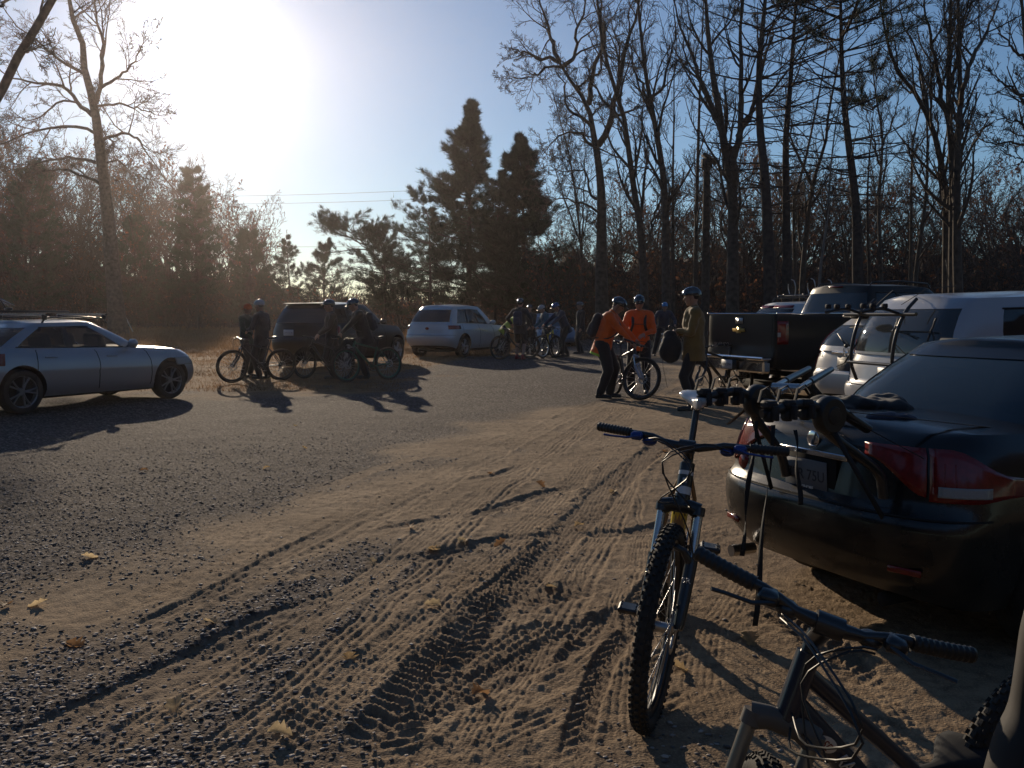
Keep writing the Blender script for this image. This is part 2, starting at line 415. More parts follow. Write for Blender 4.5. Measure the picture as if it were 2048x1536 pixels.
def terrain(x, y):
    z = base_z(x, y)
    far = np.hypot(x, y)
    near = 1 - smoothstep(20, 40, far)
    z = z + (fbm(x * .9, y * .9 + x * .9, 3, 12) - .44) * .03 * near
    z = z + (fbm(x * 0.16, y * 0.16, 3, 3) - 0.44) * 0.10 * smoothstep(3, 14, far)
    z = z + (fbm(x * 1.3, y * 1.3, 4, 11) - 0.47) * 0.035 * near
    # gravel lies beyond a wavering line from lower left to upper right, and again in a band nearer
    a = G(0, 1275); b = G(700, 975); c = G(1030, 822)
    D, SG, A = pline(x, y, [(a.x - 6, a.y - 3.2), (a.x, a.y), (b.x, b.y), (c.x, c.y), (3.2, 17), (6, 40)])
    wob = (fbm(x * 0.8, y * 0.8, 4, 21) - 0.47) * .7
    g1 = smoothstep(-0.25, 0.45, SG + wob * 2.2)
    a2 = G(-300, 1560); b2 = G(330, 1330); c2 = G(760, 1130); 
    D2, S2, A2 = pline(x, y, [(a2.x, a2.y), (b2.x, b2.y), (c2.x, c2.y)])
    g2 = (1 - smoothstep(0.2, 0.75, D2 + wob * 1.0)) * 0.9
    a3 = G(250, 1600); b3 = G(480, 1440); c3 = G(600, 1340)
    D3, _, _ = pline(x, y, [(a3.x, a3.y), (b3.x, b3.y), (c3.x, c3.y)])
    g3 = (1 - smoothstep(0.0, 0.5, D3 + wob * 1.0)) * 0.7
    patch = smoothstep(0.50, 0.62, fbm(x * 1.1 + 3, y * 1.1, 4, 31)) * 0.5 * smoothstep(1.2, -0.4, x)
    gm = np.clip(np.maximum.reduce([g1, g2, g3, patch]), 0, 1)
    grassy = smoothstep(-0.6, 0.8, -(x + 3.2) - (y - 17.0) * 0.15 + (y - 17) * 0.35 + wob * 5) * smoothstep(15.5, 18.5, y + wob * 6)
    bare = np.zeros_like(x); trk = np.zeros_like(x); cover = np.zeros_like(x); track_dark = np.zeros_like(x)
    for ti, (px, wd, kind, dep) in enumerate(TRACKS):
        dep = dep * .8
        pts = gp(px); xs = [q[0] for q in pts]; ys = [q[1] for q in pts]
        sel = (x > min(xs) - .6) & (x < max(xs) + .6) & (y > min(ys) - .6) & (y < max(ys) + .6)
        if not sel.any(): continue
        X, Y = x[sel], y[sel]
        wx = (fbm(X * 1.7, Y * 1.7, 3, 40 + ti) - 0.44) * 0.12
        d, sg, al = pline(X + wx, Y + wx, pts)
        h = wd / 2; ins = 1 - smoothstep(h * 0.80, h * 1.05, d)
        lip = np.exp(-((d - h * 1.15) / (h * 0.28 + .01)) ** 2) * dep * 0.45
        u = sg / h
        fade = smoothstep(0.26, 0.50, fbm(X * 0.8 + ti * 5, Y * 0.8, 3, 70) + 0.14) * smoothstep(0, .5, al) * smoothstep(0, .5, al.max() - al)
        brk = smoothstep(.33, .52, fbm(X * 16, Y * 16, 3, 71 + ti))
        if kind == 'groove':
            p = -dep * 0.55 + dep * 0.75 * (0.5 + 0.5 * np.cos(u * math.pi * (4 if wd > .12 else 2)))
        elif kind == 'fine':
            p = -dep * 0.4 + dep * 0.8 * np.abs(np.cos(u * math.pi * 3.5)) * (0.75 + 0.25 * np.sin(al / 0.02))
        elif kind == 'lug':
            ph = al / 0.075 + np.abs(u) * 0.9 + np.where(u > 0, 0.5, 0)
            p = -dep * 0.6 + dep * 1.25 * (smoothstep(0.25, 0.4, np.abs((ph % 1) - 0.5)))
        elif kind == 'block':
            ph = al / 0.055; ln = np.floor((u + 1) * 2.5); p = -dep * 0.5 + dep * 1.0 * smoothstep(0.18, 0.3, np.abs(((ph + ln * 0.5) % 1) - 0.5)) * smoothstep(0.1, 0.25, np.abs(((u + 1) * 2.5) % 1 - 0.5) * -1 + 0.5)
        elif kind == 'rut':
            dep = dep * .55; p = -dep * (1 - u * u * 0.5) + dep * 0.35 * np.sin(u * 9) 
        else:
            p = -dep * (0.6 + 0.3 * np.cos(u * 6))
        rough = (fbm(X * 30, Y * 30, 3, 90) - 0.43) * dep * .8 + (fbm(X * 9, Y * 9, 2, 91) - .37) * dep * .6
        trk[sel] = trk[sel] * (1 - .7 * ins * fade) + ((p * (.62 + .38 * brk) + rough) * ins + lip * brk) * fade
        cover[sel] = np.maximum(cover[sel], ins * fade * (0.95 if kind != 'soft' else 0.6)); bare[sel] = np.maximum(bare[sel], ins * fade * (0.8 if kind in ('fine', 'groove', 'block') else .3))
        if kind in ('lug', 'rut'): track_dark[sel] = np.maximum(track_dark[sel], ins * fade * 0.8)  # lug and rut tracks get a darker, lower bed
    gm = gm * (1 - 0.85 * cover)
    s1, t1 = stones(x, y, 0.036, 100, 0.9)
    s2, t2 = stones(x + 3.1, y + 1.7, 0.021, 120, 0.8)
    s3, t3 = stones(x, y, 0.10, 140, 0.05)
    st = np.maximum(s1 * 0.75, s2 * 0.8); tone = np.where(s1 * .75 > s2 * .8, t1, t2)
    st = np.maximum(st, s3 * 0.2 * (hash2(np.floor(x * 3), np.floor(y * 3), 9) > .3))
    crumbs = (np.maximum(0, fbm(x * 46, y * 46, 3, 55) - 0.46)) * 0.028 * smoothstep(.40, .60, fbm(x * 2.1, y * 2.1, 3, 58))
    fine = (fbm(x * 38, y * 38, 3, 56) - 0.43) * 0.010 + (fbm(x * 9, y * 9, 3, 57) - .43) * .012
    z = z + trk + near * ((st * 1.0 - 0.004) * gm * (1 - grassy) + (crumbs + fine) * (1 - gm) * (1 - .4 * bare))
    z = z - 0.012 * track_dark
    return z, gm, grassy, tone * (st > 0.002), track_dark
def ground_mesh():
    # one sheet: rings that widen with distance, finer in the direction of the photograph
    rr = [0.35]
    while rr[-1] < 1500:
        r = rr[-1]; rr.append(r * (1.0042 if 1.6 < r < 34 else (1.03 if r < 1.6 else 1.02 if r < 90 else 1.10)))
    r = np.array(rr)
    az = np.concatenate([np.arange(-180, -46, 4.0), np.arange(-46, -36, 0.5), np.arange(-36, 36, 0.062), np.arange(36, 46, 0.5), np.arange(46, 180, 4.0)])
    az = np.radians(az)
    RR, AA = np.meshgrid(r, az, indexing='ij')
    x = RR * np.sin(AA); y = RR * np.cos(AA)
    z, gm, gr, tone, track_dark = terrain(x, y)
    n0, n1 = x.shape
    V = np.stack([x, y, z], -1).reshape(-1, 3)
    V = np.vstack([V, [[0, 0, 0]]])
    i, j = np.meshgrid(np.arange(n0 - 1), np.arange(n1), indexing='ij'); j2 = (j + 1) % n1
    f = np.stack([i * n1 + j, i * n1 + j2, (i + 1) * n1 + j2, (i + 1) * n1 + j], -1).reshape(-1, 4)[:, ::-1]
    mb = MB(); mb.addnp(V, f)
    jj = np.arange(n1); mb.V.append(np.zeros((0, 3)))
    mb.Fa.append((np.stack([jj, np.full(n1, n0 * n1), (jj + 1) % n1], -1)[:, ::-1], 0)); mb.M.append(None)
    o = mb.build('ground', ground_mat(), smooth=180)
    at = o.data.attributes.new('gm', 'FLOAT_COLOR', 'POINT')
    c = np.ones((len(V), 4), dtype=np.float32); q = len(V) - 1
    c[:q, 0] = gm.ravel(); c[:q, 1] = gr.ravel(); c[:q, 2] = tone.ravel(); c[:q, 3] = track_dark.ravel()
    c[q] = 0
    at.data.foreach_set('color', c.ravel())
    tag(o, kind='structure')
    return o
def ground_mat():
    m = bpy.data.materials.new('dirt_and_gravel'); m.use_nodes = True; n = m.node_tree; b = n.nodes['Principled BSDF']
    at = n.nodes.new('ShaderNodeAttribute'); at.attribute_name = 'gm'
    sp = n.nodes.new('ShaderNodeSeparateColor'); n.links.new(at.outputs['Color'], sp.inputs[0])
    tc = n.nodes.new('ShaderNodeTexCoord')
    def noise(sc, det=6, dist=0.0):
        q = n.nodes.new('ShaderNodeTexNoise'); q.inputs['Scale'].default_value = sc; q.inputs['Detail'].default_value = det
        n.links.new(tc.outputs['Object'], q.inputs['Vector']); return q.outputs[0]
    def ramp(x, lo, hi):
        q = n.nodes.new('ShaderNodeMapRange'); q.inputs[1].default_value = lo; q.inputs[2].default_value = hi; n.links.new(x, q.inputs[0]); return q.outputs[0]
    def mix(fac, a, c, mode='MIX'):
        q = n.nodes.new('ShaderNodeMix'); q.data_type = 'RGBA'; q.blend_type = mode
        if isinstance(fac, float): q.inputs[0].default_value = fac
        else: n.links.new(fac, q.inputs[0])
        for k, v in ((6, a), (7, c)):
            if isinstance(v, tuple): q.inputs[k].default_value = col(v)
            else: n.links.new(v, q.inputs[k])
        return q.outputs[2]
    d = mix(ramp(noise(1.1), .35, .65), (0.22, 0.153, 0.096), (0.35, 0.255, 0.165))
    d = mix(ramp(noise(14), .42, .7), d, (0.15, 0.102, 0.066))
    d = mix(ramp(noise(120, 3), .5, .8), d, (0.40, 0.29, 0.18))
    mm = n.nodes.new('ShaderNodeMath'); mm.operation = 'MULTIPLY'; mm.inputs[1].default_value = 0.45
    n.links.new(at.outputs['Alpha'], mm.inputs[0])
    d = mix(mm.outputs[0], d, (0.11, 0.078, 0.058))
    g = mix(sp.outputs[2], (0.060, 0.049, 0.044), (0.23, 0.195, 0.175))
    g = mix(ramp(noise(40, 4), .4, .7), g, (0.070, 0.056, 0.050))
    c1 = mix(sp.outputs[0], d, g)
    gs = mix(ramp(noise(3), .35, .65), (0.17, 0.10, 0.055), (0.28, 0.17, 0.09))
    c2 = mix(sp.outputs[1], c1, gs)
    n.links.new(c2, b.inputs['Base Color']); b.inputs['Roughness'].default_value = 0.95; b.inputs['Specular IOR Level'].default_value = 0.10
    bu = n.nodes.new('ShaderNodeBump'); bu.inputs['Strength'].default_value = 0.7; bu.inputs['Distance'].default_value = 0.012
    n.links.new(noise(90, 8), bu.inputs['Height']); n.links.new(bu.outputs[0], b.inputs['Normal'])
    return m
ground = ground_mesh()
def gz(x, y):
    return float(terrain(np.array([[float(x)]]), np.array([[float(y)]]))[0][0, 0])
# ================================================================ TREES
M_bark = mat('bark', (0.075, 0.058, 0.046), 0.95, vary=0.45, scale=6, bump=0.6, bscale=25)
M_barkp = mat('pine_bark', (0.055, 0.042, 0.036), 0.95, vary=0.4, scale=6, bump=0.6, bscale=25)
M_barkl = mat('pale_bark', (0.16, 0.135, 0.115), 0.9, vary=0.35, scale=5, bump=0.4, bscale=25)  # lighter bark colour, used by one thin stem
M_twig = mat('twig', (0.060, 0.040, 0.034), 0.9)
M_needle = mat('needles', (0.024, 0.038, 0.020), 0.75, vary=0.45, scale=1.3)
M_leafd = mat('dead_leaves', (0.17, 0.075, 0.04), 0.8, vary=0.5, scale=2.0)
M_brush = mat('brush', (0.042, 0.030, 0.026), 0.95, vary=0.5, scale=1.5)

def glow(m, f):
    # thin leaves and blades let the low sun through
    n = m.node_tree; b = n.nodes['Principled BSDF']; o_ = n.nodes['Material Output']; t = n.nodes.new('ShaderNodeBsdfTranslucent'); mx = n.nodes.new('ShaderNodeMixShader'); mx.inputs[0].default_value = f
    if b.inputs['Base Color'].links: n.links.new(b.inputs['Base Color'].links[0].from_socket, t.inputs[0])
    else: t.inputs[0].default_value = b.inputs['Base Color'].default_value
    n.links.new(b.outputs[0], mx.inputs[1]); n.links.new(t.outputs[0], mx.inputs[2]); n.links.new(mx.outputs[0], o_.inputs['Surface']); return m
glow(M_leafd, .45); glow(M_needle, .25)
def resample(pts, k):
    pts = np.array([tuple(p) for p in pts], float); d = np.concatenate([[0], np.cumsum(np.linalg.norm(np.diff(pts, axis=0), axis=1))])
    t = np.linspace(0, d[-1], k); return np.stack([np.interp(t, d, pts[:, i]) for i in range(3)], -1)
def smooth_path(pts, k):
    """Catmull-Rom through the points, resampled"""
    p = np.array([tuple(q) for q in pts], float)
    if len(p) < 3: return resample(p, k)
    e = np.vstack([2 * p[0] - p[1], p, 2 * p[-1] - p[-2]]); out = []
    for i in range(1, len(e) - 2):
        for t in np.linspace(0, 1, 8, endpoint=False):
            out.append(0.5 * (2 * e[i] + (e[i + 1] - e[i - 1]) * t + (2 * e[i - 1] - 5 * e[i] + 4 * e[i + 1] - e[i + 2]) * t * t + (3 * e[i] - e[i - 1] - 3 * e[i + 1] + e[i + 2]) * t ** 3))
    out.append(e[-2]); return resample(out, k)
def batch(mb, PP, RR, n, m=0):
    """tubes for many paths at once: PP (N,k,3), RR (N,k)"""
    N, k, _ = PP.shape
    if N == 0: return
    d = PP[:, -1] - PP[:, 0]; d /= np.linalg.norm(d, axis=1, keepdims=True) + 1e-9
    ref = np.where(np.abs(d[:, 2:3]) < 0.85, np.array([[0, 0, 1.0]]), np.array([[1.0, 0, 0]]))
    a = np.cross(d, ref); a /= np.linalg.norm(a, axis=1, keepdims=True) + 1e-9; b = np.cross(d, a)
    th = np.linspace(0, 2 * np.pi, n, endpoint=False)
    off = np.cos(th)[None, None, :, None] * a[:, None, None, :] + np.sin(th)[None, None, :, None] * b[:, None, None, :]
    v = PP[:, :, None, :] + RR[:, :, None, None] * off
    i, s, j = np.meshgrid(np.arange(N), np.arange(k - 1), np.arange(n), indexing='ij'); j2 = (j + 1) % n
    base = i * k * n
    f = np.stack([base + s * n + j, base + s * n + j2, base + (s + 1) * n + j2, base + (s + 1) * n + j], -1).reshape(-1, 4)
    mb.addnp(v.reshape(-1, 3), f, m)
def sprout(g, PP, RR, per, tlo, thi, lr, ang, k2, wig, up, rr=0.55, rend=0.25, lmax=None):
    """children of every path in a level"""
    N, k, _ = PP.shape; n = N * per
    idx = np.repeat(np.arange(N), per)
    t = (np.tile((np.arange(per) + 0.5) / per, N) + g.uniform(-.5, .5, n) / per) * (thi - tlo) + tlo
    x = np.clip(t, 0, 0.999) * (k - 1); i0 = x.astype(int); fr = (x - i0)[:, None]
    p = PP[idx, i0] * (1 - fr) + PP[idx, i0 + 1] * fr
    r0 = RR[idx, i0] * (1 - fr[:, 0]) + RR[idx, i0 + 1] * fr[:, 0]
    tan = PP[idx, i0 + 1] - PP[idx, i0]; tan /= np.linalg.norm(tan, axis=1, keepdims=True) + 1e-9
    L = np.linalg.norm(np.diff(PP, axis=1), axis=2).sum(1)[idx] * lr * (1.15 - 0.6 * t) * g.uniform(.6, 1.3, n)
    if lmax: L = np.minimum(L, lmax)
    rv = g.normal(size=(n, 3)); pr = rv - tan * (rv * tan).sum(1, keepdims=True); pr /= np.linalg.norm(pr, axis=1, keepdims=True)
    A = g.uniform(ang[0], ang[1], n)[:, None]
    d = tan * np.cos(A) + pr * np.sin(A)
    out = np.zeros((n, k2, 3)); out[:, 0] = p; st = (L / (k2 - 1))[:, None]
    for s in range(1, k2):
        d = d + g.normal(size=(n, 3)) * wig; d[:, 2] += up
        d /= np.linalg.norm(d, axis=1, keepdims=True); out[:, s] = out[:, s - 1] + d * st
    r = np.minimum(r0 * rr, L * 0.03 + 0.004)
    rad = r[:, None] * np.linspace(1, rend, k2)[None, :]
    return out, rad
def bare_tree(seed, trunk, r0, limbs=(), per=(14, 6, 6, 4), t0=0.35, lr=(0.32, 0.5, 0.5, 0.5), wig=0.12, up=0.06, ang=(0.5, 0.95), rmin=0.007, rtop=0.15, lvl=4):
    """returns (trunk builder, crown builder)"""
    g = np.random.default_rng(seed)
    tp = smooth_path(trunk, 16); tr = r0 * (1 - np.linspace(0, 1, 16) * (1 - rtop)); tr[0] *= 1.35; tr[1] *= 1.08
    tb = MB(); tb.tube(tp, tr, 9)
    cb = MB(); lev = [(tp[None], tr[None])]
    if limbs:
        LP, LR = [], []
        for pts, r in limbs:
            q = smooth_path(pts, 16); LP.append(q); LR.append(r * .85 * np.linspace(1, 0.15, 16)); 
            q[1:-1] += g.normal(size=(14, 3)) * 0.04
            cb.tube(q, LR[-1], 7, 0)
        lev.append((np.array(LP), np.array(LR)))
    P1, R1 = sprout(g, *lev[0], per[0], t0, 0.98, lr[0], ang, 8, wig, up, 0.6)
    batch(cb, P1, np.maximum(R1, rmin), 5)
    P1b = P1
    if limbs:
        Pl, Rl = sprout(g, *lev[1], 7, 0.2, 1.0, 0.45, (0.4, 1.0), 8, wig, up, 0.6)
        batch(cb, Pl, np.maximum(Rl, rmin), 5)
        # short shoots straight off the limbs
        P1b = np.concatenate([P1, Pl]); R1 = np.concatenate([R1, Rl])
    cur = (P1b, R1)
    for li in range(1, lvl):
        k2 = (6, 5, 4, 3)[li]
        Pn, Rn = sprout(g, *cur, per[min(li, len(per) - 1)], 0.15, 1.0, lr[min(li, len(lr) - 1)], (0.35, 0.9), k2, wig * 1.3, up * 0.8, 0.6, 0.5)
        Rn = np.maximum(Rn, rmin); batch(cb, Pn, Rn, 3)
        cur = (Pn, Rn)
    return tb, cb, cur
def leaves_on(mb, g, cur, prob, size, m):
    Pn, _ = cur; k = Pn.shape[1]; pts = Pn.reshape(-1, 3); pts = pts[g.random(len(pts)) < prob]
    quads(mb, g, pts, size, m)
def quads(mb, g, pts, size, m, elong=1.0, down=False):
    n = len(pts)
    if n == 0: return
    a = g.normal(size=(n, 3)); a /= np.linalg.norm(a, axis=1, keepdims=True)
    if down: a[:, 2] *= 0.3
    b = np.cross(a, g.normal(size=(n, 3))); b /= np.linalg.norm(b, axis=1, keepdims=True) + 1e-9
    s = (size * g.uniform(.6, 1.4, n))[:, None]
    v = np.stack([pts - a * s * elong, pts + b * s * .5, pts + a * s * elong, pts - b * s * .5], 1)
    f = np.arange(n * 4).reshape(n, 4); mb.addnp(v.reshape(-1, 3), f, m)
def tufts(mb, g, pts, dirs, size, blades, m):
    """bunches of thin needle blades"""
    n = len(pts); pts = np.repeat(pts, blades, 0); dirs = np.repeat(dirs, blades, 0); N = len(pts)
    d = dirs + g.normal(size=(N, 3)) * 0.5; d /= np.linalg.norm(d, axis=1, keepdims=True)
    b = np.cross(d, g.normal(size=(N, 3))); b /= np.linalg.norm(b, axis=1, keepdims=True) + 1e-9
    L = (size * g.uniform(.6, 1.3, N))[:, None]; w_ = L * 0.05
    o = pts + g.normal(size=(N, 3)) * size * 0.25
    v = np.stack([o - b * w_, o + b * w_, o + d * L], 1)
    mb.addnp(v.reshape(-1, 3), np.arange(N * 3).reshape(N, 3), m)
def pine(seed, trunk, r0, prof, nb=90, t0=0.12, up=0.10, droop=0.0, tuft=0.22, blades=9, sub=7, dead=0.0, side=None, tuftn=5, flat=0.25, minlen=.4):
    """white pine: tiers of upswept boughs carrying tufts; prof(t) = bough length in metres"""
    g = np.random.default_rng(seed)
    tp = smooth_path(trunk, 20); tr = r0 * (1 - np.linspace(0, 1, 20) * 0.93); tb = MB(); tb.tube(tp, tr, 8)
    cb = MB(); nt = MB()
    t = t0 + (1 - t0) * (np.arange(nb) + g.uniform(-.3, .3, nb)) / nb; t = np.clip(np.round(t * nb / 4) / (nb / 4) + g.normal(size=nb) * 0.006, t0, 0.995)
    x = t * 19; i0 = np.minimum(x.astype(int), 18); fr = (x - i0)[:, None]
    p = tp[i0] * (1 - fr) + tp[i0 + 1] * fr
    az = g.uniform(0, 2 * np.pi, nb)
    L = np.maximum(np.array([prof(q) for q in t]) * g.uniform(.55, 1.2, nb), minlen)
    if side is not None:   # heavier boughs on one side
        L *= 0.55 + 0.75 * (0.5 + 0.5 * np.cos(az - side))
    el = 0.02 + 0.85 * np.clip(t - 0.45, 0, 1)
    d = np.stack([np.cos(az) * np.cos(el), np.sin(az) * np.cos(el), np.sin(el)], -1)
    k = 8; out = np.zeros((nb, k, 3)); out[:, 0] = p; st = (L / (k - 1))[:, None]
    for s in range(1, k):
        d = d + g.normal(size=(nb, 3)) * 0.07; d[:, 2] += up * (s > 2) - droop * (s <= 3)
        d /= np.linalg.norm(d, axis=1, keepdims=True); out[:, s] = out[:, s - 1] + d * st
    rad = (0.008 + L * 0.010)[:, None] * np.linspace(1, .25, k)[None]
    batch(cb, out, rad, 4)
    live = t > dead
    P2, R2 = sprout(g, out, rad, sub, 0.25, 1.0, 0.36, (0.45, 0.95), 5, 0.10, 0.10, 0.5)
    P2[:, :, 2] = P2[:, :1, 2] + (P2[:, :, 2] - P2[:, :1, 2]) * 0.55
    batch(cb, P2, np.maximum(R2, 0.005), 3)
    lv = np.repeat(live, sub)
    allp = []; alld = []
    for arr in (P2[lv], out[live][:, 3:]):
        if len(arr) == 0: continue
        kk = arr.shape[1]
        for q in range(tuftn):
            f_ = g.uniform(0.25, 1.0, len(arr)) * (kk - 1.001); a0 = f_.astype(int); fr = (f_ - a0)[:, None]; ii = np.arange(len(arr))
            pt = arr[ii, a0] * (1 - fr) + arr[ii, a0 + 1] * fr; dd = arr[ii, a0 + 1] - arr[ii, a0]
            dd /= np.linalg.norm(dd, axis=1, keepdims=True) + 1e-9; dd[:, 2] += 0.45
            allp.append(pt); alld.append(dd)
        allp.append(arr[:, -1]); dd = arr[:, -1] - arr[:, -2]; alld.append(dd / (np.linalg.norm(dd, axis=1, keepdims=True) + 1e-9))
    if allp: tufts(nt, g, np.concatenate(allp), np.concatenate(alld), tuft, blades, 0)
    return tb, cb, nt
def put_tree(name, label, cat, loc, tb, cb, mt, mc, nt=None, mn=None, group=None, rz=0.0):
    t = thing(name, label, cat, loc, rz, group)
    if tb: tb.build('trunk', mt, t, smooth=60)
    if nt:
        c = cb.build('boughs', mc, t); nt.build('needles', mn, t)
    else: cb.build('crown', mc, t)
    return t
def rel(pts, o):
    return [(p[0] - o[0], p[1] - o[1], p[2] - o[2]) for p in pts]
def pix(l, Y, g=None, dz=0.0):
    """photo pixels to points near distance Y; depth wanders so the limbs reach towards and away too"""
    out = []; y = Y
    for k, (a, b) in enumerate(l):
        if g is not None and k: y += g.normal() * dz
        out.append(P(a, b, y))
    return out
def hero(name, label, seed, Y, trunk, r0, limbs=(), mt=M_bark, group=None, **kw):
    g = np.random.default_rng(seed + 500)
    tr = pix(trunk, Y); b = tr[0].copy(); zz = base_z(b.x, b.y) - 0.2
    base = Vector((b.x, b.y, zz)); tr = [base] + [q for q in tr if q.z > 0.6]
    lm = [(rel(pix(l, Y, g, dz), base), r) for l, r, dz in limbs]
    tb, cb, cur = bare_tree(seed, rel(tr, base), r0, lm, **kw)
    return put_tree(name, label, 'tree', base, tb, cb, mt, M_bark), cur

# --- the big oak in the middle
hero('oak_tree', 'tall bare oak with crooked spreading limbs, standing just right of the two big pines', 11, 42,
     [(1204, 600), (1203, 547), (1203, 391), (1195, 313), (1188, 274), (1178, 219), (1156, 180), (1129, 145), (1119, 125)], 0.36, [
      ([(1196, 291), (1213, 268), (1227, 219), (1235, 176), (1254, 98), (1274, 20), (1290, -60)], 0.19, .5),
      ([(1178, 207), (1184, 156), (1188, 129), (1207, 90), (1203, 39), (1196, -40)], 0.16, .5),
      ([(1180, 250), (1156, 231), (1137, 219), (1129, 188), (1127, 168), (1110, 140)], 0.11, .4),
      ([(1186, 291), (1168, 278), (1164, 266), (1133, 266), (1102, 289), (1085, 310)], 0.09, .4),
      ([(1200, 397), (1182, 391), (1170, 340), (1150, 343), (1121, 344), (1100, 330)], 0.09, .4),
      ([(1200, 430), (1176, 411), (1133, 399), (1090, 393)], 0.08, .4),
      ([(1227, 235), (1250, 223), (1289, 209), (1310, 195)], 0.08, .5),
      ([(1121, 125), (1104, 115), (1078, 117), (1050, 105), (1023, 98)], 0.11, .5),
      ([(1124, 135), (1100, 133), (1078, 145), (1047, 156), (1012, 156)], 0.08, .5),
      ([(1127, 132), (1140, 122), (1152, 106), (1152, 59), (1168, 23), (1175, -40)], 0.12, .5),
      ([(1119, 125), (1105, 90), (1098, 50), (1080, 10), (1070, -50)], 0.13, .5),
      ([(1156, 180), (1172, 165), (1184, 150), (1175, 138), (1160, 132)], 0.08, .4),
      ([(1184, 230), (1195, 218), (1212, 210)], 0.06, .3)],
     per=(10, 6, 6, 4), t0=0.30, wig=0.20, up=0.03, lr=(0.10, .6, .55, .5))
# --- the big tree on the left with long level limbs
LT, _ = hero('oak_tree', 'very tall bare tree at the left with long drooping side limbs, under the sun', 12, 55,
     [(238, 655), (233, 625), (222, 500), (212, 396), (202, 312), (192, 233), (190, 204), (179, 179), (169, 142), (169, 96), (150, 60), (140, 0), (120, -60)], 0.52, [
      ([(192, 206), (200, 167), (204, 137), (204, 75), (192, 30), (190, -60)], 0.18, .6),
      ([(185, 231), (158, 208), (142, 187), (104, 169), (33, 158), (-20, 130)], 0.17, .6),
      ([(185, 229), (150, 204), (121, 202), (83, 233), (50, 240), (20, 215)], 0.10, .5),
      ([(190, 267), (162, 254), (121, 254), (54, 267), (0, 287), (-50, 300)], 0.12, .6),
      ([(198, 327), (150, 317), (104, 321), (54, 333), (0, 345)], 0.13, .6),
      ([(202, 367), (167, 354), (112, 338), (60, 350)], 0.14, .6),
      ([(194, 212), (233, 208), (267, 215), (312, 229), (330, 228)], 0.10, .6),
      ([(202, 175), (237, 154), (267, 129), (275, 104), (300, 70)], 0.12, .6),
      ([(204, 279), (233, 269), (262, 269), (287, 292), (308, 325), (330, 360)], 0.12, .5),
      ([(169, 146), (146, 135), (125, 123), (75, 83), (25, 42), (0, 0)], 0.12, .6),
      ([(205, 330), (230, 320), (250, 330), (262, 350)], 0.09, .5),
      ([(205, 282), (218, 276), (226, 292), (218, 305), (206, 300)], 0.09, .1)],
     per=(10, 6, 6, 4), t0=0.45, wig=0.17, up=0.04, lr=(0.13, .55, .5, .5), rmin=0.009)
# --- leaning tree in the upper left corner
hero('leaning_tree', 'bare trunk leaning in from the upper left corner of the picture', 13, 24,
     [(-420, 760), (-300, 600), (-140, 400), (0, 187), (25, 129), (46, 100), (75, 50), (104, 0), (140, -70), (170, -150)], 0.17, [
      ([(46, 104), (60, 98), (70, 96)], 0.05, .05), ([(-5, 190), (-30, 130), (-50, 60)], 0.07, .4), ([(0, 12), (10, 4), (22, -4), (60, -30)], 0.05, .2)],
     per=(5, 5, 5, 4), t0=0.7, lr=(0.15, .6, .5, .5), rtop=0.5)
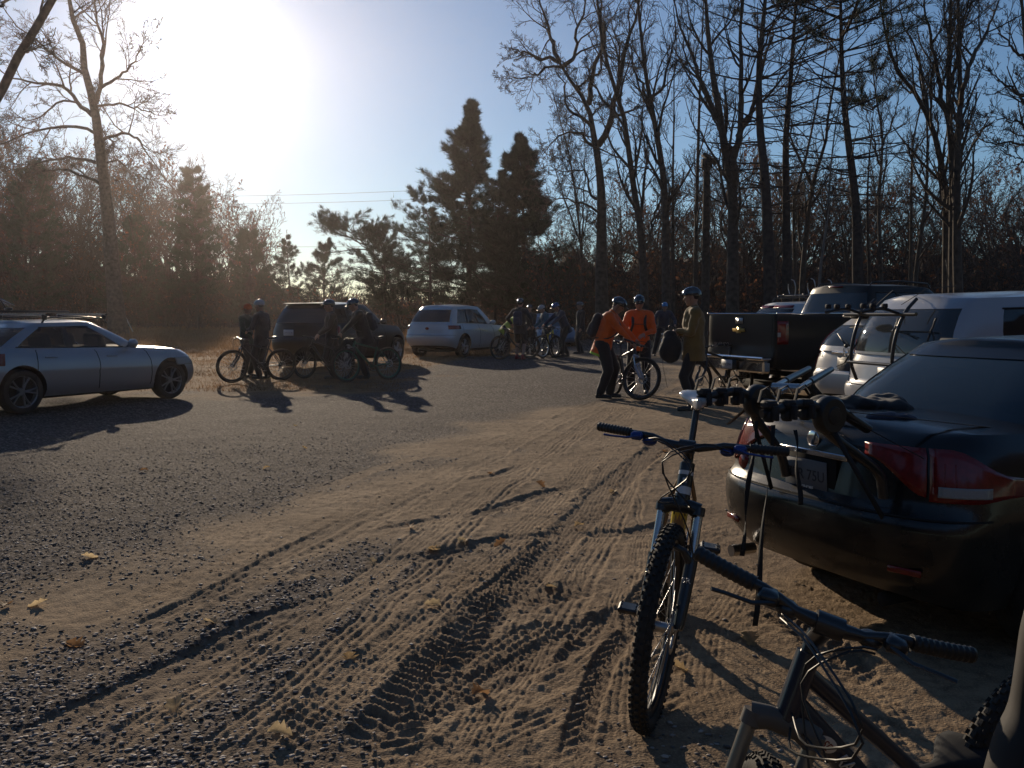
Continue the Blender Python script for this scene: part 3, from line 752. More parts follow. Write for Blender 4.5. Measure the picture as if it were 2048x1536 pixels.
# --- bare trees on the right, left to right
HR = [
 ('maple_tree', 'slender left-leaning bare tree, first trunk right of the crooked oak', 21, 38, [(1290, 620), (1287, 547), (1280, 450), (1270, 391), (1258, 305), (1248, 235), (1223, 156), (1203, 78), (1195, 0), (1185, -80)], 0.20, [([(1287, 500), (1300, 470), (1310, 430), (1325, 390), (1335, 350)], .09, .3), ([(1255, 290), (1240, 250), (1232, 200)], .06, .3), ([(1280, 520), (1262, 505), (1240, 500)], .07, .3)]),
 ('maple_tree', 'straight dark bare trunk curving left at its top, behind the two riders in orange', 22, 36, [(1333, 620), (1332, 547), (1330, 391), (1318, 293), (1301, 203), (1289, 129), (1279, 39), (1272, -60)], 0.21, [([(1308, 235), (1290, 190), (1275, 150), (1262, 120), (1255, 60)], .08, .4), ([(1301, 203), (1330, 165), (1340, 120), (1350, 60), (1348, -20)], .08, .4)]),
 ('sapling', 'thin upright bare sapling left of the wooden pole', 23, 40, [(1347, 620), (1346, 547), (1346, 352), (1348, 235), (1348, 156), (1352, 90)], 0.10, []),
 ('sapling', 'thin straight bare stem rising behind the man in the olive jacket', 24, 42, [(1391, 620), (1391, 547), (1395, 352), (1400, 176), (1406, 39), (1408, -50)], 0.13, []),
 ('maple_tree', 'thick bare twin-stemmed trunk behind the tailgate of the black pickup', 25, 33, [(1466, 640), (1465, 586), (1465, 391), (1449, 293), (1434, 195), (1424, 137), (1414, 39), (1408, -60)], 0.27, [([(1466, 380), (1475, 274), (1481, 195), (1483, 78), (1485, 0), (1488, -80)], .17, .3), ([(1475, 274), (1500, 230), (1515, 180), (1530, 120), (1550, 40)], .11, .5), ([(1440, 240), (1420, 200), (1400, 160), (1385, 110), (1360, 50), (1345, -30)], .12, .5), ([(1467, 330), (1452, 280), (1436, 250), (1408, 200), (1400, 170)], .08, .5)]),
 ('sapling', 'slim bare stem forking upward just right of the twin-stemmed trunk', 26, 36, [(1605, 620), (1605, 547), (1625, 371), (1650, 293), (1656, 234), (1672, 150), (1690, 60)], 0.13, [([(1625, 371), (1590, 300), (1580, 230), (1560, 150)], .07, .4)]),
 ('sapling', 'bare stem bending right between the two close pines', 27, 40, [(1590, 620), (1590, 547), (1588, 391), (1603, 352), (1625, 254), (1645, 150), (1660, 60)], 0.11, []),
 ('sapling', 'pale thin stem in front of the wood above the black cab', 28, 28, [(1638, 600), (1640, 547), (1655, 430), (1662, 330), (1675, 230), (1700, 140)], 0.06, []),
 ('maple_tree', 'wide bare tree of several steep stems, left stem of the right-hand clump', 29, 34, [(1893, 640), (1893, 547), (1891, 391), (1875, 293), (1859, 242), (1832, 188), (1797, 148), (1773, 78), (1760, 0)], 0.20, [([(1859, 242), (1850, 180), (1835, 110), (1805, 40), (1795, -30)], .09, .5), ([(1832, 188), (1800, 170), (1780, 130), (1765, 110)], .05, .5)]),
 ('maple_tree', 'tall straight bare stem in the middle of the right-hand clump', 30, 33, [(1907, 640), (1906, 547), (1906, 352), (1898, 234), (1898, 117), (1902, 0), (1905, -80)], 0.22, [([(1900, 260), (1880, 180), (1868, 100), (1850, 20), (1840, -50)], .12, .4), ([(1899, 180), (1915, 110), (1930, 40), (1940, -40)], .09, .4)]),
 ('maple_tree', 'bare stem forking to the right at the right side of the clump', 31, 32, [(1918, 640), (1914, 508), (1914, 332), (1920, 215), (1918, 78), (1915, -60)], 0.20, [([(1921, 210), (1934, 156), (1965, 78), (1988, 30), (2010, -40)], .11, .5), ([(1919, 260), (1900, 200), (1885, 150), (1870, 80)], .07, .5)]),
 ('sapling', 'leaning bare pole-like stem left of the right-hand clump, bending right as it rises', 32, 37, [(1830, 640), (1832, 547), (1852, 391), (1855, 273), (1852, 200), (1862, 120)], 0.12, []),
 ('sapling', 'slender stem with a spreading top left of the leaning pole-like stem', 33, 38, [(1818, 640), (1822, 508), (1824, 312), (1836, 234), (1850, 180), (1856, 130)], 0.10, [([(1826, 310), (1850, 270), (1870, 240)], .05, .4)]),
 ('maple_tree', 'bare tree half cut off by the right edge with sweeping level twigs', 34, 27, [(2100, 640), (2090, 500), (2075, 330), (2062, 200), (2050, 80), (2040, -40)], 0.20, [([(2072, 300), (2030, 285), (1990, 290), (1955, 275)], .06, .4), ([(2068, 260), (2020, 240), (1975, 235)], .06, .4), ([(2060, 200), (2010, 170), (1970, 140)], .06, .4), ([(2052, 120), (2010, 80), (1980, 30)], .06, .4), ([(2075, 330), (2040, 320), (2000, 300)], .05, .4)]),
 ('maple_tree', 'bare tree with steep branches between the pines and the right-hand clump', 35, 45, [(1765, 640), (1762, 547), (1758, 400), (1765, 280), (1750, 180), (1742, 80)], 0.13, [([(1760, 330), (1740, 260), (1725, 200)], .07, .4), ([(1760, 300), (1790, 230), (1800, 160)], .07, .4)]),
 ('maple_tree', 'thin bare tree with a fan of fine branches left of the crooked oak', 36, 48, [(1160, 620), (1165, 547), (1155, 420), (1140, 320), (1120, 240), (1105, 180)], 0.11, [([(1160, 480), (1130, 400), (1110, 330), (1095, 260)], .06, .4), ([(1165, 500), (1168, 400), (1170, 300), (1165, 200)], .06, .3)]),
]
for (nm, lb, sd, Y, trk, r0, lim) in HR:
    sap = nm == 'sapling'
    _, cur = hero(nm, lb, sd, Y, trk, r0, lim, per=((11, 5, 5, 3) if sap else (14, 5, 6, 3)), t0=0.30, wig=0.10, up=0.10,
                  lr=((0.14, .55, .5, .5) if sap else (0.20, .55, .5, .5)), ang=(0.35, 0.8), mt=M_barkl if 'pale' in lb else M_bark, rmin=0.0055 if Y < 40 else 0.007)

# --- pines
def hpine(label, seed, Y, trunk, r0, prof, **kw):
    tr = pix(trunk, Y); b = tr[0]; base = Vector((b.x, b.y, base_z(b.x, b.y) - 0.2)); tr = [base] + [q for q in tr if q.z > 0.8]
    tb, cb, nt = pine(seed, rel(tr, base), r0, prof, **kw)
    return put_tree('pine_tree', label, 'pine', base, tb, cb, M_barkp, M_barkp, nt, M_needle)
hpine('tallest broad dark pine in the middle of the skyline', 41, 60, [(938, 640), (938, 500), (940, 350), (942, 206)], 0.24,
      lambda t: 7.6 * (1 - t) ** 1.0 * (0.75 + 0.25 * math.sin(t * 34)) + 0.10, nb=215, t0=0.14, sub=11, blades=8, tuft=0.30, tuftn=6, up=0.09, minlen=.15)
hpine('second tall pine close to the right of the tallest one', 42, 58, [(1050, 640), (1048, 500), (1045, 380), (1042, 276)], 0.22,
      lambda t: 7.2 * (1 - t) ** 1.0 * (0.75 + 0.25 * math.sin(t * 30 + 1)) + 0.10, nb=200, t0=0.13, sub=11, blades=8, tuft=0.30, tuftn=6, up=0.10, minlen=.15)
hpine('smaller ragged pine hugging the left flank of the tallest pine', 43, 57, [(862, 640), (860, 520), (857, 440), (838, 392)], 0.12,
      lambda t: 3.8 * (1 - t) ** 0.45 * (0.5 + 0.5 * abs(math.sin(t * 11))) + 0.3, nb=60, t0=0.2, sub=7, side=math.pi, tuft=0.22)
hpine('slim pine standing between the two tall pines', 44, 59, [(990, 640), (992, 480), (1000, 400), (1003, 350)], 0.13,
      lambda t: 3.4 * (1 - t) ** 0.6 + 0.2, nb=90, t0=0.2, sub=7)
hpine('wind-bent pine leaning left, right of the gap in the trees', 45, 58, [(800, 650), (778, 560), (740, 500), (700, 465), (672, 456)], 0.12,
      lambda t: 2.9 * (1 - abs(t - .6)) + 0.2, nb=80, t0=0.25, sub=7, up=0.03)
hpine('short forked pine with an uneven top beside the wind-bent one', 46, 57, [(770, 650), (770, 560), (766, 500), (752, 462)], 0.12,
      lambda t: 2.8 * (1 - t) ** 0.4 * (0.4 + 0.6 * abs(math.sin(t * 9))) + 0.3, nb=60, t0=0.3, sub=7, up=0.15)
hpine('low bushy pine filling the gap at the left of the wind-bent pine', 47, 72, [(648, 650), (648, 560), (652, 486)], 0.13,
      lambda t: 3.8 * (1 - t) ** 0.8 + 0.15, nb=80, t0=0.1, sub=8)
hpine('small open pine at the lowest dip of the skyline', 48, 78, [(580, 650), (578, 560), (572, 478)], 0.12,
      lambda t: 3.2 * (1 - t) ** 0.8 + 0.15, nb=60, t0=0.15, sub=7)
hpine('rounded pine rising over the wood left of the dip, below the sun', 49, 84, [(395, 650), (392, 480), (385, 342)], 0.2,
      lambda t: 3.4 * (1 - t) ** 0.5 * (0.6 + 0.4 * abs(math.sin(t * 8))) + 0.4, nb=110, t0=0.2, sub=8, tuft=0.3)
hpine('dark pine in the wood behind the silver sedan', 50, 84, [(60, 650), (62, 480), (66, 330)], 0.2,
      lambda t: 3.6 * (1 - t) ** 0.5 + 0.4, nb=110, t0=0.15, sub=8, tuft=0.3)
hpine('dark pine at the end of the left-hand wood', 51, 86, [(500, 650), (500, 560), (498, 465)], 0.18,
      lambda t: 3.0 * (1 - t) ** 0.6 + 0.4, nb=90, t0=0.1, sub=8, tuft=0.3)
hpine('dark evergreen in the left-hand wood below the very tall bare tree', 52, 86, [(270, 650), (270, 560), (268, 440)], 0.18,
      lambda t: 3.6 * (1 - t) ** 0.6 + 0.4, nb=90, t0=0.1, sub=8, tuft=0.3)
# tall pines on the right: bare below, dark tufts high up
hpine('bare-trunked tall pine, left one of the three beside the pickup cab', 53, 32, [(1540, 640), (1539, 547), (1531, 371), (1520, 254), (1518, 137), (1527, 39), (1535, -60), (1540, -160)], 0.27,
      lambda t: 3.0 * (1 - abs(t - .75)) + 0.2, nb=80, t0=0.35, sub=6, dead=0.78, up=0.08, tuft=0.24)
hpine('straight dark pine, middle one of the three beside the pickup cab', 54, 33, [(1575, 640), (1574, 547), (1572, 391), (1572, 273), (1580, 176), (1588, 59), (1592, 0), (1600, -130)], 0.22,
      lambda t: 2.8 * (1 - abs(t - .75)) + 0.2, nb=80, t0=0.35, sub=6, dead=0.82, up=0.08, tuft=0.24)
hpine('left-leaning tall pine with dark tufts high up, above the black cab', 55, 33, [(1718, 640), (1715, 547), (1713, 430), (1703, 332), (1691, 234), (1684, 137), (1682, 39), (1680, -60), (1680, -130)], 0.25,
      lambda t: 3.4 * (1 - abs(t - .8)) + 0.2, nb=100, t0=0.35, sub=6, dead=0.72, up=0.08, tuft=0.24)
hpine('slender pine with two small tufted tiers right of the leaning pine', 56, 36, [(1742, 640), (1738, 547), (1735, 391), (1742, 273), (1750, 190), (1752, 156)], 0.09,
      lambda t: 1.3 * (t > .8) + 0.5, nb=36, t0=0.5, sub=5, dead=0.80, tuft=0.2)

# --- trees of the woods behind: a few kinds, each copied tree its own object
def proto_tree(name, seed, h, r, leaf=0.0):
    g = np.random.default_rng(seed)
    tr = [(0, 0, 0)] + [(g.normal() * .25 * k, g.normal() * .25 * k, h * k / 4) for k in (1, 2, 3, 4)]
    tb, cb, cur = bare_tree(seed, tr, r, [], per=(14, 5, 5, 3), t0=0.22, wig=0.14, up=0.08, lr=(0.36, .5, .5, .45), rmin=0.012, ang=(.45, 1.0))
    t = thing(name, None, 'tree'); tb.build('trunk', M_bark, t, smooth=60)
    mb = cb; c = mb
    if leaf: leaves_on(c, g, cur, leaf, 0.11, 1)
    c.build('crown', [M_twig, M_leafd], t); return t
PR = [proto_tree('woodland_tree', 60 + k, 12, 0.17, leaf=(0.0, 0.0, 0.10, 0.0, 0.22)[k]) for k in range(5)]
g0 = np.random.default_rng(5); used = set()
def plant(px, Y, h, kind, label, group, cap=None):
    p = P(px, 640, Y)
    if kind not in used: o = PR[kind]; used.add(kind)
    else: o = copy_tree(PR[kind])
    s = h / 12.5
    o.location = (p.x, p.y, base_z(p.x, p.y) - 0.1); o.scale = (s, s, s); o.rotation_euler = (0, 0, g0.uniform(0, 6.28))
    tag(o, label, 'tree', group); return o
def topy(x):     # skyline of the left wood in the photograph
    return np.interp(x, [-120, 0, 100, 200, 300, 370, 420, 460, 520, 560], [250, 285, 300, 345, 330, 300, 385, 400, 415, 520])
k = 0
for row in range(5):
    Y = 88 + row * 7
    for px in np.arange(-110 + row * 9, 548, 44 if row < 3 else 60):
        x = px + g0.uniform(-12, 12); ty = topy(x) + g0.uniform(0, 70) * (row != 2) + (4 - row) * 6
        h = CAM_H + (630 - ty) / F * Y
        plant(x, Y + g0.uniform(-3, 3), h, (k * 3) % 5, 'bare tree standing in the wood on the left', 'trees of the left-hand wood'); k += 1
for row in range(5):
    Y = 52 + row * 8
    for px in np.arange(1085 + row * 11, 2150, 48 if row < 3 else 58):
        x = px + g0.uniform(-18, 18); ty = 355 + 25 * math.sin(x / 90) + g0.uniform(0, 110) * (row != 3)
        if x < 1200: ty += 90
        h = CAM_H + (630 - ty) / F * Y
        plant(x, Y + g0.uniform(-3, 3), h, (k * 3 + 1) % 5, 'bare tree in the dark wood on the right', 'trees of the right-hand wood'); k += 1
for px in np.arange(560, 1090, 42):
    x = px + g0.uniform(-14, 14); Y = 92 + g0.uniform(-8, 14); ty = 545 + g0.uniform(-15, 30)
    plant(x, Y, CAM_H + (630 - ty) / F * Y, (k * 3) % 5, 'small bare tree far off behind the pines', 'trees behind the pines'); k += 1
for q in [p for i, p in enumerate(PR) if i not in used]: bpy.data.objects.remove(q)

# --- thickets: what nobody could count
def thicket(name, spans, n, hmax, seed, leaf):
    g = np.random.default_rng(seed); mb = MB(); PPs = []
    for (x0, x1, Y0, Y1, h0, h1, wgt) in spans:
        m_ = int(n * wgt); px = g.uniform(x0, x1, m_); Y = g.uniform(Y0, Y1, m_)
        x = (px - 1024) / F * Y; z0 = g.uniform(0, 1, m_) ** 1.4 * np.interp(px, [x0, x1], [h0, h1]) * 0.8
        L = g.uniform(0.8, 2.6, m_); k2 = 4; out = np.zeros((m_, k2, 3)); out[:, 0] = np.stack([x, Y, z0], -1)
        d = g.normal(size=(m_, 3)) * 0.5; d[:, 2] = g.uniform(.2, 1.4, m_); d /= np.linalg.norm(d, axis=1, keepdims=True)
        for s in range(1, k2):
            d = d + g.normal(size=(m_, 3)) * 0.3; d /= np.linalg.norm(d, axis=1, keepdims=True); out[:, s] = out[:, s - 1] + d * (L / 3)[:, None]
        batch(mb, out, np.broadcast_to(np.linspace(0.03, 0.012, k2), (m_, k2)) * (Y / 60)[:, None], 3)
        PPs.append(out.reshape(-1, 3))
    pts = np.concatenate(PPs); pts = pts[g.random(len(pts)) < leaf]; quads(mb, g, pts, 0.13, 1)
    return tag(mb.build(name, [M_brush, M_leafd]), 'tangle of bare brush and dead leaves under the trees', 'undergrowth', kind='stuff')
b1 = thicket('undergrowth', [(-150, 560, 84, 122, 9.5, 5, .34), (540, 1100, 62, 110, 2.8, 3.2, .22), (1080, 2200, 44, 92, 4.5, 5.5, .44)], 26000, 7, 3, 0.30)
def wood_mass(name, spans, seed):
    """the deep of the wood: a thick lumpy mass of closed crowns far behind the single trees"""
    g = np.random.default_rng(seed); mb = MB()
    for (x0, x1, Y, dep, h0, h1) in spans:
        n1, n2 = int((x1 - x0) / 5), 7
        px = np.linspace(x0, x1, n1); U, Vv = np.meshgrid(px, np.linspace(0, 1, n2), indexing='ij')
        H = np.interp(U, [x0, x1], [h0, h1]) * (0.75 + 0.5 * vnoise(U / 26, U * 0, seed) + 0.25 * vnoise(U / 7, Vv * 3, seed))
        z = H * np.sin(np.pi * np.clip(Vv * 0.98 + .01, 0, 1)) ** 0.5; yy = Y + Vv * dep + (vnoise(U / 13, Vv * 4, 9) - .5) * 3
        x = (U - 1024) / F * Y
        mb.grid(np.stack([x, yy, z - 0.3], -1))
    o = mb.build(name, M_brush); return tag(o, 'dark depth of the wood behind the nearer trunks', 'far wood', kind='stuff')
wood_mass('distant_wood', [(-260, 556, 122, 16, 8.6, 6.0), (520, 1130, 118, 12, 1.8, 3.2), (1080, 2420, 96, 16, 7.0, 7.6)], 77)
def added_wood_behind():
    # unseen wood mass added behind the camera to cut sky fill and reflections
    mb = MB(); a = np.radians(np.linspace(75, 285, 90)); U, Vv = np.meshgrid(a, np.linspace(0, 1, 7), indexing='ij')
    H = 13 * (0.75 + 0.5 * vnoise(U * 9, U * 0, 4) + 0.2 * vnoise(U * 40, Vv * 3, 5)); z = H * np.sin(np.pi * np.clip(Vv * .98 + .01, 0, 1)) ** .5; r = 27 + Vv * 12 + (vnoise(U * 14, Vv * 4, 9) - .5) * 3
    mb.grid(np.stack([r * np.sin(U), r * np.cos(U), z - .3], -1)); o = mb.build('distant_wood', M_brush); return tag(o, 'unseen dark wood added behind the camera to block sky light', 'far wood', kind='stuff')
added_wood_behind()
# ================================================================ CARS
def paint(name, c, dirt=0.0, dz=0.9, rough=0.35, metal=0.0):
    return mat(name, c, rough, metal=metal, coat=.7, spec=0.5, dirt=((0.15, 0.12, 0.085), dz, dirt) if dirt else None)
def half_outline(xr, xf, w, dr, df, n_r, n_f, tv, barrel=0.03):
    """points of half the plan outline, from rear centre round the left side to front centre; tv: parameters 0..1"""
    out = []
    for t in tv:
        if t <= 0.25:
            th = t / 0.25 * math.pi / 2
            y = w * math.sin(th) ** (2 / n_r); x = -xr + dr * (1 - math.cos(th) ** (2 / n_r))
        elif t < 0.75:
            s = (t - 0.25) / 0.5; x = (-xr + dr) * (1 - s) + (xf - df) * s; y = w
        else:
            th = (1 - t) / 0.25 * math.pi / 2
            y = w * math.sin(th) ** (2 / n_f); x = xf - df * (1 - math.cos(th) ** (2 / n_f))
        h = max(xr, xf); y *= 1 - barrel * abs(x / h) ** 3
        out.append((x, y))
    return out
class Car:
    def __init__(self, sp): self.sp = sp
    def zs(self, x): return float(np.interp(x, *zip(*self.sp['shoulder'])))
    def zb(self, x): return float(np.interp(x, *zip(*self.sp.get('sill', [(-9, .24), (9, .24)]))))
    def prof(self, v):
        s = self.sp; k = lambda a: float(np.interp(v, *zip(*a)))
        return k(s['rear']), k(s['front']), k(s['width'])
    def body(self, t, v):
        r, f, w = self.prof(v); s = self.sp
        x, y = half_outline(r, f, w, s.get('dr', .5), s.get('df', .8), s.get('nr', 3.2), s.get('nf', 2.6), [t])[0]
        zb, zs_ = self.zb(x), self.zs(x); return (x, y, zb + (zs_ - zb) * v)
    def bodyz(self, t, z):
        lo, hi = 0.0, 1.0
        for _ in range(18):
            m = (lo + hi) / 2
            if self.body(t, m)[2] < z: lo = m
            else: hi = m
        return self.body(t, (lo + hi) / 2)
    def cab(self, t, v):
        g = self.sp['cab']; l = lambda a: a[0] + (a[1] - a[0]) * v
        bul = 1 + g.get('bulge', .04) * math.sin(math.pi * v)
        xr, xf, w = l(g['xr']), l(g['xf']), l(g['w']) * bul
        xr = xr + g.get('rb', 0.06) * math.sin(math.pi * v); xf = xf + g.get('fb', 0.05) * math.sin(math.pi * v)
        x, y = half_outline(xr, xf, w, g.get('dr', .35), g.get('df', .45), g.get('nr', 3.4), g.get('nf', 3.0), [t], 0.05)[0]
        z0 = self.zs(x) - 0.02; z1 = g['z'] + float(np.interp(x, *zip(*g['arch'])))
        return (x, y, z0 + (z1 - z0) * v)
    def patch(self, fn, ts, vs, off=0.004, both=True, thick=0.0):
        """a piece of the surface lifted off by 'off'; vs may be a function of t giving (v0, v1)"""
        res = []
        n = len(ts); k = 7 if callable(vs) else len(vs)
        pts = np.zeros((n, k, 3))
        for i, t in enumerate(ts):
            vv = np.linspace(*vs(t), k) if callable(vs) else vs
            for j, v in enumerate(vv): pts[i, j] = fn(t, v)
        du = np.gradient(pts, axis=0); dv = np.gradient(pts, axis=1); nn = np.cross(du, dv); nn /= np.linalg.norm(nn, axis=2, keepdims=True) + 1e-9
        c = np.array([0, 0, .6]); sgn = np.sign(((pts - c) * nn * [0.15, 1, 0.3]).sum()); 
        if sgn == 0: sgn = 1
        pts = pts + nn * off * sgn
        return pts
def merge(o, dist=2e-4, bake=True):
    bm = bmesh.new(); bm.from_mesh(o.data); bmesh.ops.remove_doubles(bm, verts=bm.verts, dist=dist)
    bmesh.ops.dissolve_degenerate(bm, edges=bm.edges, dist=1e-5); bmesh.ops.recalc_face_normals(bm, faces=bm.faces)
    bm.to_mesh(o.data); bm.free()
def smooth_ang(o, a):
    me = o.data; me.polygons.foreach_set('use_smooth', np.ones(len(me.polygons), dtype=bool)); me.update(); me.set_sharp_from_angle(angle=R(a))
def bake(o):
    dg = bpy.context.evaluated_depsgraph_get(); me = bpy.data.meshes.new_from_object(o.evaluated_get(dg)); 
    old = o.data; o.modifiers.clear(); o.data = me
def wheel(par, x, y, r, wd, side, rim, spokes=5, name='wheel', rimr=0.66, double=False):
    t = MB(); p = []
    for a, b in ((rimr * 1.02, -.46), (.90, -.5), (.965, -.46), (1.0, -.32), (1.0, .32), (.965, .46), (.90, .5), (rimr * 1.02, .46)): p.append((r * a, wd * b))
    t.lathe(p, 40, 'y', closed=True)
    for k in range(3): t.lathe([(r * 1.001, wd * (-.22 + .2 * k)), (r * 1.006, wd * (-.20 + .2 * k)), (r * 1.006, wd * (-.06 + .2 * k)), (r * 1.001, wd * (-.04 + .2 * k))], 40, 'y')
    ty = t.build(name, M_rubber, par, smooth=40, loc=(x, y, r))
    m = MB(); R0 = r * rimr; s = side
    m.lathe([(R0 * 1.03, s * wd * .47), (R0 * 1.03, s * wd * .40), (R0 * .95, s * wd * .34), (R0 * .93, -s * wd * .4), (R0 * .99, -s * wd * .45)], 40, 'y')
    m.lathe([(0.001, s * wd * .33), (R0 * .20, s * wd * .33), (R0 * .24, s * wd * .25), (R0 * .24, -s * wd * .2)], 20, 'y')
    for k in range(spokes):
        a0 = 2 * math.pi * k / spokes
        for da in ((-.10, .10) if double else (0,)):
            a = a0 + da; ca, sa = math.cos(a), math.sin(a); ca2, sa2 = math.cos(a0 + da * 1.9), math.sin(a0 + da * 1.9)
            w0 = R0 * (.07 if double else .13)
            m.tube([(R0 * .15 * ca, s * wd * .30, R0 * .15 * sa), (R0 * .55 * (ca + ca2) / 2, s * wd * .31, R0 * .55 * (sa + sa2) / 2), (R0 * .97 * ca2, s * wd * .36, R0 * .97 * sa2)], [w0, w0 * .85, w0 * .95], 5)
    m.build('rim', rim, ty, smooth=35)
    d = MB(); d.lathe([(0.001, 0), (R0 * .93, 0)], 24, 'y'); d.build('brake_disc', M_dark, ty, loc=(0, s * wd * .05, 0))
    return ty
def build_car(name, label, cat, loc, rz, sp, pm, group=None, detail=True):
    c = Car(sp); root = thing(name, label, cat, loc, rz, group)
    ts = sorted(set([0, .03, .07, .11, .15, .185, .21, .23, .25] + [round(.25 + .5 * k / 26, 4) for k in range(27)] + [.75, .77, .79, .815, .85, .89, .93, .97, 1]))
    vs = [a for a in (0, .06, .14, .24, .34, .44, .5, .54, .58, .64, .72, .8, .88, .94, .98, 1)]
    dk = [0.94, .8, .6, .35, 0]      # deck: fraction of half width
    G_ = np.zeros((len(ts), 2 + len(vs) + len(dk), 3)); g = sp['cab']; crown = sp.get('crown', .06)
    for i, t in enumerate(ts):
        col_ = [c.body(t, v) for v in vs]
        b0 = col_[0]; tp = col_[-1]
        row = [(b0[0], 0, b0[2]), (b0[0], b0[1] * .6, b0[2])] + col_
        for f in dk: row.append((tp[0], tp[1] * f, tp[2] + crown * (1 - f * f) * min(1, tp[1] / .5)))
        G_[i] = row
    mb = MB(); nb = G_.shape[1]
    for mir in (1, -1):
        a, b = G_.shape[:2]; fs = []; ms = []
        for i in range(a - 1):
            for j in range(b - 1):
                q = (i * b + j, (i + 1) * b + j, (i + 1) * b + j + 1, i * b + j + 1)
                inside = j >= 2 + len(vs) - 1 and -g['xr'][1] - .05 < (G_[i, j, 0] + G_[i + 1, j, 0]) / 2 < g['xf'][1] + .15 and j > 2 + len(vs)
                low = j < 2
                mb.n = mb.n
                fs.append(q if mir > 0 else q[::-1]); ms.append(1 if (inside or low) else 0)
        v = G_.reshape(-1, 3) * [1, mir, 1]; n0 = mb.n; mb.V.append(v); mb.n += len(v)
        for q, m_ in zip(fs, ms): mb.Fa.append([k + n0 for k in q]); mb.M.append(m_)
    body = mb.build('body', [pm, M_dark], root); merge(body)
    # wheel arches
    r = sp['wr']; W = sp['width_m'] / 2
    cut = MB()
    for x in sp['axles']:
        for s in (1, -1):
            cy = MB(); cy.lathe([(0.0001, s * (W - .34)), (r * sp.get('arch_r', 1.16), s * (W - .34)), (r * sp.get('arch_r', 1.16), s * (W + .3)), (0.0001, s * (W + .3))], 32, 'y', c=(x, 0, r + .015))
            cut.V += cy.V; 
            for q in cy.Fa: cut.Fa.append([k + cut.n for k in q]); cut.M.append(0)
            cut.n += cy.n
    if sp.get('bedcut'):
        (x0, x1, yy, z0) = sp['bedcut']; cut.box(((x0 + x1) / 2, 0, z0 + .5), (x1 - x0, 2 * yy, 1.0))
    co = cut.build('cutter', M_dark); co.parent = root; merge(co)
    md = body.modifiers.new('b', 'BOOLEAN'); md.object = co; md.operation = 'DIFFERENCE'; md.solver = 'EXACT'; md.material_mode = 'TRANSFER'
    bake(body); bpy.data.objects.remove(co); smooth_ang(body, 32)
    # cabin shell with holes, panes
    side = g['side']   # list of (t0, t1) windows along the side
    v0, v1 = g.get('vwin', (.10, .86)); rear_t = g.get('rear_t', .17); fr_t = g.get('front_t', .84)
    rv = g.get('rearv', (v0, v1)); base = [0, .05, .09, .13, rear_t, .21, .25] + [q for a in side for q in a] + [.75, .79, fr_t, .88, .92, .96, 1]
    base += [(a + b) / 2 for a, b in side] + list(np.linspace(.25, .75, 15)); ct = sorted(set(round(q, 4) for q in base))
    cv = sorted(set([0, v0, (v0 + v1) / 2, v1, 1, rv[0], rv[1], .93, .3, .7]))
    def pane_of(t, v):
        if t < rear_t and rv[0] < v < rv[1]: return 'rear'
        if t > fr_t and v0 < v < v1 + .04: return 'front'
        for k, (a, b) in enumerate(side):
            if a < t < b and v0 < v < v1: return k
        return None
    C_ = np.array([[c.cab(t, v) for v in cv] for t in ct]); shell = MB(); panes = {}
    a, b = C_.shape[:2]
    for mir in (1, -1):
        V_ = C_.reshape(-1, 3) * [1, mir, 1]; n0 = shell.n; shell.V.append(V_); shell.n += len(V_)
        for i in range(a - 1):
            for j in range(b - 1):
                k = pane_of((ct[i] + ct[i + 1]) / 2, (cv[j] + cv[j + 1]) / 2); q = [i * b + j, (i + 1) * b + j, (i + 1) * b + j + 1, i * b + j + 1]
                if mir < 0: q = q[::-1]
                if k is None: shell.Fa.append([z + n0 for z in q]); shell.M.append(0)
                else: panes.setdefault((k, 0 if k in ('rear', 'front') else mir), []).append((V_, q))
        # roof
        rc = g.get('crown', .05); top = C_[:, -1] * [1, mir, 1]; fr_ = [1, .93, .75, .45, 0]
        Rr = np.array([[(p[0], p[1] * f, p[2] + rc * (1 - f ** 2.4) * min(1, abs(p[1]) / .4)) for f in fr_] for p in top])
        n0 = shell.n; shell.V.append(Rr.reshape(-1, 3)); shell.n += Rr.shape[0] * 5
        for i in range(a - 1):
            for j in range(4):
                q = [i * 5 + j, (i + 1) * 5 + j, (i + 1) * 5 + j + 1, i * 5 + j + 1]
                if mir < 0: q = q[::-1]
                shell.Fa.append([z + n0 for z in q]); shell.M.append(0)
    sh = shell.build('cabin', [g.get('mat', pm), M_dark], root); merge(sh)
    so = sh.modifiers.new('s', 'SOLIDIFY'); so.thickness = 0.03; so.offset = -1; so.material_offset = 1; so.material_offset_rim = 0; bake(sh); smooth_ang(sh, 40)
    for mir in (1, -1):
        for (vv) in (v0, v1):
            tr_ = MB(); lo_ = side[0][0] - .006; hi_ = side[-1][1] + .006; Pp = [np.array(c.cab(t, vv)) * [1, mir, 1] + np.array([0, .006 * mir, 0]) for t in np.linspace(lo_, hi_, 18)]
            tr_.tube(Pp, .009, 5); tr_.build('window_trim', sp.get('wtrim', M_black), root)
        for a_, b_ in zip([q[1] for q in side[:-1]], [q[0] for q in side[1:]]):
            P_ = c.patch(c.cab, [a_ - .002, (a_ + b_) / 2, b_ + .002], np.linspace(v0, v1, 5), .004) * [1, mir, 1]; q_ = MB(); q_.grid(P_, flip=mir < 0); q_.build('pillar_trim', M_black, root)
    for (k, mir), L in panes.items():
        pm_ = MB()
        for V_, q in L: pm_.add(V_[q] , [(0, 1, 2, 3)])
        gm_ = sp['glass'] if k not in ('rear',) else sp.get('rglass', sp['glass'])
        o = pm_.build('rear_window' if k == 'rear' else 'windscreen' if k == 'front' else 'side_window', gm_, root); merge(o)
        so = o.modifiers.new('s', 'SOLIDIFY'); so.thickness = 0.005; so.offset = -3.0; bake(o); smooth_ang(o, 50)
